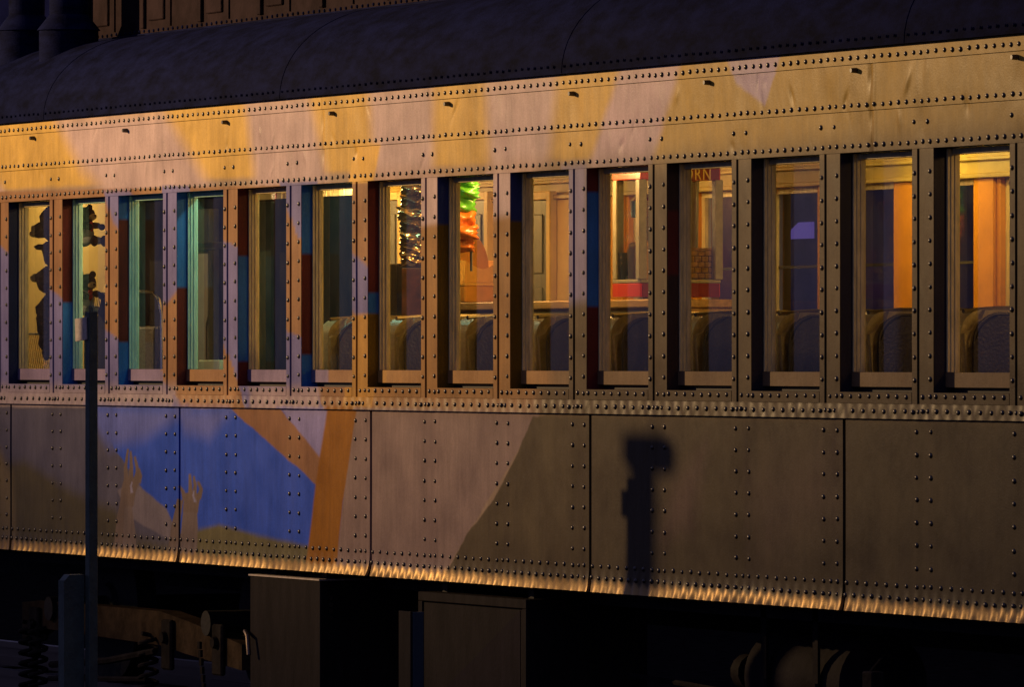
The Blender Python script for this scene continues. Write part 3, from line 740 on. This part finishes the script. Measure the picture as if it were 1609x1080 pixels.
# ------------------------------------------------------------------ counter and what stands on it
CY = 1.95
c0, c1 = at(585, 473, CY), at(1036, 473, CY)
ct = empty('snack_counter', (c0.x, CY, 1.352), 'long wooden snack counter with an oak front edge, behind the seats', 'counter')
w = c1.x - c0.x; h = 2.462 - 1.352
b = MB(); b.box(0, w, 0, .50, h - .045, h, .006); b.build('worktop', M['wood'], ct)
b = MB(); b.box(.02, w - .02, .04, .48, 0, h - .046); b.build('front', M['wood'], ct)
b = MB(); b.box(0.01, w - .01, .02, .039, h - .11, h - .06, .004).box(w - .0195, w - .006, .041, .47, h - .11, h - .06, .004); b.build('moulding', M['wood'], ct)
CZT = 2.4635
# popcorn machine
pc = at(1006, 460, CY + .02)
pm = empty('popcorn_machine', (pc.x, CY + .02, CZT), 'red and ivory glass popcorn machine with POPCORN lettering, standing on the counter', 'popcorn machine')
pw, pdp = .34, .475                                        # along X, along Y
ph = 3.20 - CZT
b = MB(); b.box(-pw, 0, 0, pdp, .012, .085, .004); b.build('base', M['red'], pm)
b = MB(); b.box(.001, .008, .01, pdp - .01, .014, .083); b.build('base_panel', M['darkred'], pm)
b = MB(); b.box(-pw + .0, .006, .0, pdp, .086, .105, .003); b.build('base_trim', M['ivory'], pm)
for x, y in ((-pw, 0), (-.035, -.012), (-pw, pdp - .035), (-.035, pdp - .035)):
    b = MB(); b.box(x, x + .05, y, y + .045, .105, ph - .10, .004); b.build('corner_post', M['ivory'], pm)
b = MB(); b.box(-pw, .004, 0, pdp, ph - .10, ph + .02, .004); b.build('header', M['red'], pm)
b = MB(); b.box(.0045, .010, .05, pdp - .01, ph - .098, ph + .018); hd = b.build('sign_panel', M['darkred'], pm)
def text_mesh(body, size, m, parent, loc, rot, name='lettering', ext=.001):
    cu = bpy.data.curves.new(name, 'FONT'); cu.body = body; cu.size = size; cu.extrude = ext; cu.align_x = 'CENTER'; cu.align_y = 'CENTER'; cu.space_character = 1.15
    to = bpy.data.objects.new('tmp', cu); COL.objects.link(to)
    dg = bpy.context.evaluated_depsgraph_get(); me = bpy.data.meshes.new_from_object(to.evaluated_get(dg)); bpy.data.objects.remove(to); bpy.data.curves.remove(cu)
    o = link(name, me, parent, m); o.location = loc; o.rotation_euler = rot; return o
tx = text_mesh('POPCORN', .082, M['gold'], hd, (.0125, pdp / 2 - .005, ph - .072), (R(90), 0, R(90)))
tx.scale = (.86, 1.15, 1)
tx2 = text_mesh('POPCORN', .05, M['ivory'], pm, (-pw / 2, -.003, ph - .02), (R(90), 0, 0))
for nm, pts in (('glass_side', [(-pw + .03, .01, .105), (-.03, .01, .105), (-.03, .01, ph - .10), (-pw + .03, .01, ph - .10)]), ('glass_front', [(-.004, .03, .105), (-.004, pdp - .03, .105), (-.004, pdp - .03, ph - .10), (-.004, .03, ph - .10)])):
    me = bpy.data.meshes.new(nm); me.from_pydata(pts, [], [(0, 1, 2, 3)]); link(nm, me, pm, M['glass'])
b = MB(); b.cyl((-.235, .13, ph - .30), (-.235, .13, ph - .21), .062, .070, 20).cyl((-.235, .13, ph - .21), (-.235, .13, ph - .19), .074, .05, 20); b.build('kettle', M['chrome'], pm, smooth=True)
b = MB()
for yy in (.31, .345, .385): b.cyl((-.10, yy, .272), (-.09, yy, ph - .10), .008, .008, 8)
b.cyl((-.235, .13, ph - .19), (-.235, .13, ph - .10), .014, .018, 10); b.build('hanging_rod', M['ivory'], pm, smooth=True)
b = MB()
for _ in range(150): b.ball((random.uniform(-pw + .06, -.20), random.uniform(.05, pdp - .04), .115 + random.random() ** 2 * .09), random.uniform(.009, .016), sub=1)
b.build('popcorn_pile', M['popcorn'], pm, kind='stuff')
b = MB(); b.cyl((-.285, .055, .106), (-.285, .055, .25), .032, .042, 16); b.build('scoop_cup', M['door'], pm, smooth=True)
for x, y in ((-.20, .07), (-.09, .085)):
    b = MB(); b.cyl((x, y, .106), (x, y, .27), .038, .046, 16); b.ball((x, y, .285), .04, .04, .025, 2); b.build('butter_tub', M['cardlight'], pm, smooth=True)
b = MB(); b.box(-.30, -.29, .12, .15, .30, .52).ball((-.2, .1, .45), .03, .02, .02, 2); b.build('stirrer', M['door'], pm)
# woven basket seen beside the rods, standing on the counter before the machine front
bp = Vector((pc.x - .11, CY + .37, 0))
bk = empty('wicker_basket', (bp.x, bp.y, CZT + .107), 'brown woven basket in rows like brickwork, inside the glass machine below the popcorn lettering', 'basket')
b = MB(); b.box(-.075, .06, -.02, .13, 0.002, .155, .01, seg=2); b.build('body', M['basketgap'], bk)
for r in range(5):
    for i in range(4):
        y0 = -.026 + i * .042 - (r % 2) * .02; y1 = y0 + .038
        y0 = max(y0, -.025); y1 = min(y1, .135)
        if y1 - y0 < .01: continue
        b = MB(); b.box(.0605, .068, y0, y1, .006 + r * .030, .033 + r * .030, .003); b.build('weave', M['basket'], bk)
    for i in range(3):
        x0 = -.076 + i * .05 - (r % 2) * .02; x1 = min(x0 + .046, .064); x0 = max(x0, -.076)
        b = MB(); b.box(x0, x1, -.029, -.0205, .006 + r * .030, .033 + r * .030, .003); b.build('weave', M['basket'], bk)
b = MB(); b.box(-.08, .070, -.031, -.019, .156, .168, .003).box(-.08, .070, .129, .141, .156, .168, .003).box(.058, .070, -.018, .128, .156, .168, .003); b.build('rim', M['basket'], bk)

# cardboard boxes on the counter
q = at(722, 470, CY)
cb = empty('cardboard_carton', (q.x, CY + .03, CZT), 'low open orange cardboard carton on the counter with its flap raised', 'carton')
cw = .215
cb.rotation_euler = (0, 0, R(90))
b = MB(); b.box(0, cw, 0, .30, .002, .092, .004); b.build('carton_body', M['cardboard'], cb)
b = MB(); b.box(-.004, cw + .004, -.004, .305, .0925, .11, .003); b.build('tray_edge', M['cardlight'], cb)
tr2 = empty('paper_tray', (q.x - .01, CY + .035, CZT + .112), 'pale curved cardboard food tray on top of the orange carton', 'tray')
tr2.rotation_euler = (0, 0, R(90))
pts = []
n = 14
V, F = [], []
for i in range(n + 1):
    t = i / n; z = .075 + .05 * abs(2 * t - 1) ** 1.5
    V += [(cw * t, 0, 0), (cw * t, -.012, z)]
for i in range(n): F.append((2 * i, 2 * i + 2, 2 * i + 3, 2 * i + 1))
nb = len(V)
V += [(x, y + .25, z) for x, y, z in V]
F += [(2 * i + 1 + nb, 2 * i + 3 + nb, 2 * i + 2 + nb, 2 * i + nb) for i in range(n)]
F += [(0, 1, 1 + nb, nb), (2 * n, 2 * n + nb, 2 * n + 1 + nb, 2 * n + 1)] + [(2 * i, nb + 2 * i, nb + 2 * i + 2, 2 * i + 2) for i in range(n)]
me = bpy.data.meshes.new('tray_body'); me.from_pydata(V, [], F); link('tray_body', me, tr2, M['cardlight'])
b = MB(); fan = [(.02, .10, .06)]
for i in range(13):
    a = math.pi * (0.0 + i / 12); fan.append((cw * .46 - cw * .46 * math.cos(a) * 1.0, .10, .06 + .20 * math.sin(a)))
b.poly(fan[1:] , (0, .006, 0)); b.build('flap', M['cardboard'], tr2)

# clip strips of snack bags hanging in the aisle
def bag(name, parent, cx_, cy_, cz_, w, h, d, m, ang, seed, folds=1.0):
    nu, nv = 22, 18; r = np.random.default_rng(seed); V = []; F = []
    ph = r.uniform(0, 6.28, 8)
    for side in (1, -1):
        for j in range(nv + 1):
            v = j / nv * 2 - 1
            for i in range(nu + 1):
                u = i / nu * 2 - 1
                pu = max(0, 1 - abs(u) ** 4) ; pv = max(0, 1 - abs(v) ** 3)
                wr = .22 * math.sin(u * 4 + ph[0] + 1.5 * math.sin(v * 2 + ph[1])) * math.sin(v * 3 + ph[2]) + .14 * math.sin(v * 5 + u * 3 + ph[3]) + .06 * math.sin(u * 9 - v * 4 + ph[4])
                t = side * d * (pu * pv) ** .7 * (1 + wr * folds)
                edge = .03 * math.sin(v * 9 + ph[5]) * w * (1 if u > 0 else -1)
                x = u * w / 2 * (1 - .10 * pv) + edge * abs(u) ** 6
                z = v * h / 2 + .035 * h * math.sin(u * 6 + ph[6]) + (.06 * h * (abs(u) ** 2) * (1 if v < 0 else -.2))
                ca, sa = math.cos(ang), math.sin(ang)
                V.append((cx_ + x * ca - t * sa, cy_ + x * sa + t * ca, cz_ + z))
    n1_ = (nu + 1) * (nv + 1)
    for s in (0, 1):
        for j in range(nv):
            for i in range(nu):
                a = s * n1_ + j * (nu + 1) + i; f = (a, a + 1, a + nu + 2, a + nu + 1); F.append(f if s == 0 else f[::-1])
    me = bpy.data.meshes.new(name); me.from_pydata(V, [], F); me.polygons.foreach_set('use_smooth', [True] * len(F))
    return link(name, me, parent, m)
AY = 1.35
def single_bag(px, py, w, h, m, seed, label, group, dz=0, Y=AY, d=.055, ang=1.15):
    p = at(px, py, Y); ra = random.uniform(-.38, .38); o = bag('snack_bag', None, 0, 0, 0, w * random.uniform(.88, 1.08), h * .95, d * random.uniform(.8, 1.1), m, ang + ra, seed, .8); o.location = (p.x, Y, p.z)
    return tag(o, label, 'snack bag', group)
gr = 'snack bags on the hanging strips'
single_bag(727, 287, .20, .075, M['greenbag'], 1, 'green snack bag, topmost of the bright stack on the strip', gr)
single_bag(727, 301, .20, .085, M['greenbag'], 2, 'green snack bag, second in the bright stack', gr)
single_bag(724, 321, .19, .10, M['greenbag'], 3, 'green snack bag, lowest green one, just above the orange bags', gr)
single_bag(724, 344, .17, .11, M['orangebag'], 4, 'orange snack bag, topmost orange one just under the green bags', gr)
single_bag(725, 366, .19, .09, M['orangebag'], 5, 'orange snack bag, middle one of the orange three', gr)
single_bag(722, 386, .17, .08, M['orangebag'], 6, 'dark orange snack bag, lowest on the strip, above the cardboard tray', gr)
fl = ['topmost', 'second from the top', 'third from the top', 'fourth from the top', 'fifth from the top', 'sixth from the top', 'lowest']
for i, y in enumerate((296, 318, 336, 355, 374, 392, 407)):
    single_bag(650 + random.uniform(-3, 3), y, .17, .085, M['foil'] if i % 2 == 0 or i > 4 else M['foildark'], 20 + i, 'shiny foil snack bag with gold glints, %s in the foil stack' % fl[i], gr, d=.05)
p = at(650, 300, AY)
sr = empty('clip_strip', (p.x, AY + .06, 0), 'thin dark hanging strip behind the foil snack bags', 'display strip')
b = MB(); b.box(-.012, .012, 0, .004, 2.56, 3.429); b.build('strip', M['door'], sr)
p = at(724, 300, AY)
sr = empty('clip_strip', (p.x, AY + .06, 0), 'thin dark hanging strip behind the green and orange snack bags', 'display strip')
b = MB(); b.box(-.012, .012, 0, .004, 2.62, 3.429); b.build('strip', M['door'], sr)
# brown poster card leaning below the foil bags
p = at(645, 470, 1.55)
pb = empty('poster_card', (p.x, 1.55, 2.45), 'reddish brown card standing behind the seat below the foil bags', 'card')
b = MB(); b.box(-.02, .14, 0, .012, -.10, .20, .003, rot=Euler((0, 0, R(55))).to_matrix()); b.build('card_sheet', mat('brown_card', (.17, .07, .02), .6, 0, .4, 9, .5, col2=(.06, .035, .015)), pb)
b = MB(); b.box(.03, .05, -.004, .0, -.09, .18, rot=Euler((0, R(14), R(55))).to_matrix()); b.build('red_stripe', mat('stripe_red', (.10, .02, .01), .6), pb)
# dark cabinet behind it
p0, p1 = at(606, 415, 1.75), at(668, 415, 1.75)
b = MB(); b.box(p0.x, p1.x, 1.75, 1.9, 1.352, p0.z, .006); o = b.build('dark_cabinet', M['partition']); tag(o, 'dark grey cabinet behind the foil snack bags', 'cabinet')
# slate doors on the far wall
for (xa, xb, lab) in ((834, 868, 'slate blue panelled door in the cream far wall beside the orange carton'), (742, 770, 'narrow slate panel door behind the orange snack bags'), (612, 634, 'slate grey panel door behind the foil bags, at the left of the counter')):
    p0, p1 = at(xa, 316, FW - .03), at(xb, 316, FW - .03)
    dt = empty('panel_door', (p0.x, FW - .06, 1.352), lab, 'door', 'slate doors along the far side of the coach')
    w_ = p1.x - p0.x; h_ = p0.z - 1.352
    b = MB(); b.box(0, w_, 0, .03, 0, h_, .003); b.build('door_leaf', M['door'], dt)
    b = MB(); b.box(w_ * .2, w_ * .8, -.008, -.0005, h_ - .42, h_ - .08, .006); b.build('panel', M['door'], dt)
    b = MB(); b.box(w_ * .2, w_ * .8, -.008, -.0005, h_ - .95, h_ - .50, .006); b.build('panel', M['door'], dt)
    b = MB(); b.box(-.05, -.002, -.012, .035, 0, h_ + .05, .003).box(w_ + .002, w_ + .05, -.012, .035, 0, h_ + .05, .003).box(-.002, w_ + .002, -.012, .035, h_ + .003, h_ + .05, .003); b.build('door_frame', M['cream'], dt)
# cream lining board of the far wall behind the counter
p0, p1 = at(600, 300, FW - .02), at(905, 300, FW - .02)
b = MB(); b.box(p0.x, p1.x, FW - .024, FW - .019, 2.24, 3.055); o = b.build('wall_board', M['cream'], coach)

# ------------------------------------------------------------------ left end: partitions, papers, plush toys
def board(name, xa, xb, Y, ztop_px, label, cat, m, zb=1.352, th=.03):
    p0, p1 = at(xa, ztop_px, Y), at(xb, ztop_px, Y)
    b = MB(); b.box(p0.x, p1.x, Y, Y + th, zb, min(p0.z if ztop_px > 0 else 3.42, 3.42), .003); o = b.build(name, m); return tag(o, label, cat)
pb0 = board('partition', 172, 372, .95, 0, 'tall dark grey partition behind the third and fourth windows', 'partition', M['partition'])
pb1 = board('partition', 374, 590, .90, 316, 'lower dark grey partition below the papers, behind the fifth and sixth windows', 'partition', M['partition'])
p0 = at(413, 318, .86); p1 = at(424, 318, .86)
board('teal_board', 400, 426, .86, 318, 'narrow teal board against the dark partition behind the fifth window', 'board', M['tealpart'], th=.02)
board('yellow_wall_board', 10, 170, 1.30, 0, 'bright yellow board behind the plush toys at the left windows', 'board', M['yellow'])
# back wall of bright papers above the lower partition
pa = empty('notice_board', (0, 0, 0), 'cream notice board with pinned papers, above the lower dark partition', 'notice board')
p0, p1 = at(395, 250, 1.6), at(600, 250, 1.6)
b = MB(); b.box(p0.x, p1.x, 1.60, 1.62, 2.7, 3.42); b.build('backing', M['yellow'], pa)
for i, (xa, xb, yb) in enumerate([(402, 426, 316), (427, 433, 316), (434, 442, 316), (505, 513, 320), (514, 520, 318), (521, 533, 321), (534, 541, 317), (542, 556, 320)]):
    q0, q1 = at(xa, yb, 1.59), at(xb, yb, 1.59)
    b = MB(); b.box(q0.x, q1.x, 1.588 + .002 * (i % 3), 1.592 + .002 * (i % 3), q0.z, q0.z + .30); b.build('paper', M['red'] if i == 1 else M['paper'], pa)
l = bpy.data.lights.new('tube_light', 'AREA'); l.shape = 'RECTANGLE'; l.size = 1.2; l.size_y = .06; l.energy = 30; l.color = (1, .75, .35)
tt = empty('tube_lamp', at(480, 250, 1.25) * 1.0, 'long warm tube lamp above the notice board', 'lamp'); tt.location.z = 3.40
lo2 = bpy.data.objects.new('tube_light', l); COL.objects.link(lo2); lo2.parent = tt; lo2.location = (0, 0, -.03); lo2.rotation_euler = (R(-35), 0, 0)
b = MB(); b.cyl((-.6, 0, 0), (.6, 0, 0), .018, .018, 12); b.build('tube', M['lampglow'], tt, smooth=True)
# lamp lighting the yellow board
ceiling_lamp(-10.75, .72, 'warm round ceiling lamp above the plush toys at the left end', 26, (1, .70, .30))
# mint fluorescent tube by the third window
tm = empty('tube_lamp', (g(2) + .62, .42, 3.38), 'short mint green tube lamp inside the third and fourth windows', 'lamp')
b = MB(); b.cyl((-.5, 0, 0), (.5, 0, 0), .016, .016, 12); b.build('tube', M['tube'], tm, smooth=True)
l = bpy.data.lights.new('tube_light', 'AREA'); l.shape = 'RECTANGLE'; l.size = 1.0; l.size_y = .05; l.energy = 7; l.color = (.42, 1, .72)
lo3 = bpy.data.objects.new('tube_light', l); COL.objects.link(lo3); lo3.parent = tm; lo3.location = (0, 0, -.03)
# grey locker post and chair rail in the dark bay
p0, p1 = at(316, 300, .88), at(332, 300, .88)
b = MB(); b.box(p0.x, p1.x, .86, .93, 1.352, 3.0, .004); o = b.build('locker_post', mat('locker_grey', (.075, .072, .06), .5, 0, .4, 6, .2)); tag(o, 'pale grey upright post against the dark partition in the fourth window', 'post')
p0, p1 = at(300, 388, .84), at(360, 388, .84)
b = MB(); b.box(p0.x, p1.x, .80, .86, p0.z - .02, p0.z + .02, .004); o = b.build('dark_rail', M['core']); tag(o, 'dark cross rail in front of the grey post in the fourth window', 'rail')
p0, p1 = at(311, 566, .45), at(345, 566, .45)
b = MB(); b.box(p0.x, p1.x, .45, .62, p0.z - .16, p0.z, .006); o = b.build('cream_box', M['paper']); tag(o, 'small cream box at the bottom of the fourth window', 'box')
# chrome chair frames
for px0, px1, pt, lab in ((216, 258, 458, 'chrome bent tube chair back in the third window'),):
    p0, p1 = at(px0 - 12, pt, .5), at(px1 - 4, pt, .5)
    ch = empty('tube_chair', (p0.x, .5, 1.352), lab, 'chair'); w_ = p1.x - p0.x; h_ = p0.z - 1.352
    b = MB(); b.tube([(0, 0, 0), (0, 0, h_ - .06), (.03, 0, h_ - .015), (.09, 0, h_), (w_ - .12, 0, h_ - .01), (w_ - .04, 0, h_ - .05), (w_, 0, h_ - .13), (w_ + .02, 0, 0)], .011, 8); b.build('frame', M['chrome'], ch, smooth=True)
    b = MB(); b.box(.06, w_ - .06, .01, .05, h_ - .62, h_ - .20, .015, seg=2); b.build('back_pad', M['leatherdark'], ch)
    b = MB(); b.box(.02, w_ - .0, .02, .42, .42, .50, .02, seg=2); b.build('seat_pad', M['leatherdark'], ch)
# wire mesh bin
p0, p1 = at(36, 528, .62), at(86, 528, .62)
def mesh_panel(name, x0, x1, Y, z0, z1, label):
    b = MB(); s = .034
    hgt = z1 - z0
    n_ = int((x1 - x0 + hgt * .5) / s) + 1
    for i in range(n_):
        for sgn in (1, -1):
            xa = x0 + i * s if sgn == 1 else x0 + i * s
            za = z0; xb = xa - sgn * hgt * .45
            # clip to the panel
            pa_, pb_ = Vector((xa, Y + .002 * sgn, z0)), Vector((xb, Y + .002 * sgn, z1))
            d = pb_ - pa_; t0, t1 = 0.0, 1.0
            for lim, s_ in ((x0, 1), (x1, -1)):
                if abs(d.x) > 1e-9:
                    t = (lim - pa_.x) / d.x
                    if d.x * s_ > 0: t0 = max(t0, t)
                    else: t1 = min(t1, t)
            if t1 - t0 > .02: b.tube([pa_ + d * t0, pa_ + d * t1], .0032, 4)
    t = empty(name, (0, 0, 0), label, 'wire bin')
    b.build('wire_mesh', M['mesh'], t, kind='stuff')
    b = MB(); b.tube([(x0, Y, z0), (x0, Y, z1), (x1, Y, z1), (x1, Y, z0), (x0, Y, z0)], .008, 6); b.build('bin_frame', M['core'], t)
    return t
mesh_panel('wire_bin', at(30, 528, .62).x, at(96, 528, .62).x, .62, 1.9, at(60, 525, .62).z, 'yellow wire mesh bin below the draped brown toys in the leftmost window')
mesh_panel('wire_bin', at(134, 462, .66).x, at(190, 462, .66).x, .66, 1.9, at(150, 461, .66).z, 'yellow wire mesh bin below the black and white plush toy in the second window')
p0, p1 = at(146, 470, .60), at(176, 470, .60)
b = MB(); b.poly([(p0.x + .13, .60, p0.z), (p1.x + .2, .60, p0.z), (p1.x + .2, .60, 1.5), (p0.x - .15, .60, 1.5), (p0.x - .05, .60, p0.z - .35)], (0, .02, 0)); o = b.build('dark_hanging_cloth', M['partition']); tag(o, 'dark cloth panel hanging in front of the wire bin in the second window', 'cloth')

def plush(name, loc, s, label, group, face=0.0, tilt=0.0):
    'sitting plush animal hung up for sale: grey body, black limbs and head, pale muzzle'
    t = empty(name, loc, label, 'plush toy', group); t.rotation_euler = (tilt, 0, face); t.scale = (s, s, s)
    b = MB(); b.ball((0, 0, .22), .13, .12, .17, 3, warp=.04); b.build('body', M['plush_white'], t, smooth=True)
    b = MB(); b.ball((0, -.03, .47), .115, .115, .11, 3, warp=.03).ball((-.09, .0, .575), .045, .03, .055, 2).ball((.10, .0, .565), .05, .03, .05, 2); b.build('head', M['plush_dark'], t, smooth=True)
    b = MB(); b.ball((0, -.135, .445), .06, .05, .045, 3); mz = b.build('muzzle', M['plush_tan'], t, smooth=True)
    b = MB(); b.ball((0, -.185, .46), .018, .014, .014, 2); b.build('nose', M['plush_dark'], mz, smooth=True)
    b = MB(); b.box(-.03, .03, -.13, -.10, .34, .385, .01).ball((.0, -.125, .30), .03, .015, .05, 2); b.build('bow', M['plush_red'], t, smooth=True)
    for sx in (-1, 1):
        b = MB(); b.ball((sx * .12, -.08, .33), .045, .10, .045, 2).ball((sx * .125, -.19, .31), .042, .05, .045, 2); b.build('arm', M['plush_dark'], t, smooth=True)
        b = MB(); b.ball((sx * .09, -.13, .13), .055, .12, .055, 2); lg = b.build('leg', M['plush_white'], t, smooth=True)
        b = MB(); b.ball((sx * .10, -.25, .125), .055, .05, .075, 2); b.build('foot', M['plush_dark'], lg, smooth=True)
    return t
pY = .50
gp = 'plush toys hanging at the left windows'
q = at(133, 394, pY); plush('plush_toy', (q.x, pY, q.z), .44, 'black and grey plush bear with a red bow, upper one in the second window', gp, R(118))
q = at(131, 502, pY); plush('plush_toy', (q.x, pY, q.z), .46, 'black and grey plush bear, lower one in the second window above the sign post', gp, R(105), R(6))
q = at(131, 326, pY + .06); plush('plush_toy', (q.x, pY + .06, q.z), .42, 'black plush toy at the very top of the second window, mostly cut off', gp, R(125), R(-5))
def draped(loc, parts, m, label):
    t = empty('plush_toy', loc, label, 'plush toy', gp)
    for nm, items in parts:
        b = MB()
        for (x, y, z, rx, ry, rz) in items: b.ball((x, y, z), rx, ry, rz, 3, warp=.10)
        b.build(nm, m, t, smooth=True)
    return t
M['plush_b2'] = mat('plush_brown_dark', (.10, .072, .09), .95, 0, .1, 30, .4, .6, 120)
q = at(92, 350, .55)
draped((q.x, .55, q.z), [('body', [(.0, 0, .0, .09, .115, .12), (.02, .02, .11, .10, .085, .09)]), ('wing', [(-.02, -.10, -.045, .05, .065, .045), (-.03, -.135, -.065, .03, .035, .02)])], M['plush_brown'], 'grey brown plush bat-like toy with a pointed wing, top of the leftmost window')
q = at(92, 398, .55)
draped((q.x, .55, q.z), [('body', [(.0, 0, .0, .09, .10, .09), (.0, -.05, .03, .06, .06, .04)]), ('ear', [(-.02, -.10, .035, .03, .045, .018)])], M['plush_b2'], 'dark purple plush toy second from the top in the leftmost window')
q = at(90, 440, .55)
draped((q.x, .55, q.z), [('head', [(.0, -.02, .0, .09, .115, .085), (-.02, -.125, .01, .04, .035, .025), (.02, 0, -.06, .08, .08, .08)]), ('muzzle', [(.08, -.04, -.01, .045, .045, .055)])], M['plush_brown'], 'round brown plush toy in the middle of the leftmost window')
q = at(90, 500, .55)
draped((q.x, .55, q.z), [('body', [(.0, -.01, .03, .10, .12, .12), (.0, -.03, -.03, .08, .10, .10)]), ('tail', [(-.01, -.06, -.13, .045, .05, .07), (-.01, -.065, -.20, .025, .025, .05)])], M['plush_b2'], 'large dark plush toy hanging lowest in the leftmost window above the wire bin')

# ------------------------------------------------------------------ things in front of the coach
SPY = -1.786
q = at(147, 490, SPY); qb = at(80, 898, SPY)
sp = empty('sign_post', (q.x, SPY, 0), 'dark green sign post with thin pole and small pale plate on a thick square base', 'sign post')
b = MB(); b.box(-.055, .0, -.022, .022, 0, q.z, .002); b.build('pole', M['signgreen'], sp)
zt = qb.z
b = MB(); b.poly([(-.135, -.13, 0), (-.06, -.13, 0), (-.06, -.13, zt - .03), (-.135, -.13, zt - .03)], (0, .105, 0))
b.poly([(-.135, -.125, zt - .03), (-.135, -.10, zt - .002), (-.135, -.025, zt - .002), (-.135, -.025, zt - .03)], (.075, 0, 0)); b.build('base', M['signgreen'], sp)
b = MB(); b.box(-.165, -.02, -.032, -.024, q.z - .14, q.z - .03, .001, rot=Euler((0, R(-3), 0)).to_matrix()); b.build('sign_plate', M['plate'], sp)
q = at(645, 962, -.6)
st = empty('steel_post', (q.x, -.6, 0), 'short steel post with pale edge and blue side, left of the framed equipment box', 'post')
b = MB(); b.box(-.14, .0, 0, .012, 0, q.z, .002); b.build('flange', M['boxpaint'], st)
b = MB(); b.box(-.012, 0, .0125, .07, 0, q.z - .002, .002); b.build('web', mat('blue_web', (.02, .045, .07), .6), st)
q = at(1372, 1056, -.6)
st = empty('steel_post', (q.x, -.6, 0), 'low dark post top at the bottom edge, right of the air tank', 'post')
b = MB(); b.box(-.045, .045, -.03, .03, 0, q.z, .006); b.build('post', M['truckdark'], st)
b = MB(); b.tube([(-.02, 0, q.z), (.03, 0, q.z + .03), (.07, 0, q.z + .055)], .006, 6); b.build('wire_end', M['truckdark'], st)

# signal post standing between the floodlight and the coach, left of the view: it throws the T-shaped shadow on the side panels
def toward(p, t): return Vector(p) + (LAMP - Vector(p)) * t
T = .28
s0 = toward(at(1011, 700), T); top = toward(at(1000, 686), T); bot = toward(at(1030, 741), T)
sg = empty('signal_post', (s0.x, s0.y, 0), 'grey signal post with a box shaped head on one side', 'signal post')
wpost = .062; zt = top.z
b = MB(); b.cyl((0, 0, 0), (0, 0, zt - .05), wpost, wpost, 20); b.cyl((0, 0, 0), (0, 0, .08), .16, .15, 20); b.build('pole', M['tank'], sg, smooth=True)
b = MB(); b.box(-.105, .195, -.05, .05, bot.z, zt, .02, seg=2); b.build('signal_head', M['tank'], sg)

# dark station building beyond the far windows, with an added glowing violet patch
bd = empty('station_building', (-22, 11, 0), 'dark building beyond the far windows with a glowing violet patch', 'building')
b = MB(); b.box(-16, 12, 0, 6, 0, 6.5); b.build('wall', M['bldg'], bd)
b = MB(); b.box(-16.3, 12.3, -.4, 6.3, 6.5, 6.8); b.build('roof', M['roof'], bd)
v0 = at(1240, 362, 10.98); v1 = at(1276, 362, 10.98)
for x0, x1, z0, z1 in ((v0.x, v1.x, v0.z - .07, v0.z + .06),):
    w_ = x1 - x0; h_ = z1 - z0; b = MB(); b.poly([(x0 + 22, 0, z0), (x1 + 22, 0, z0), (x1 + 22, 0, z1), (x0 + 22 + w_ * .45, 0, z1), (x0 + 22 + w_ * .15, 0, z0 + h_ * .6)], (0, -.03, 0)); b.build('violet_patch', M['violet'], bd)
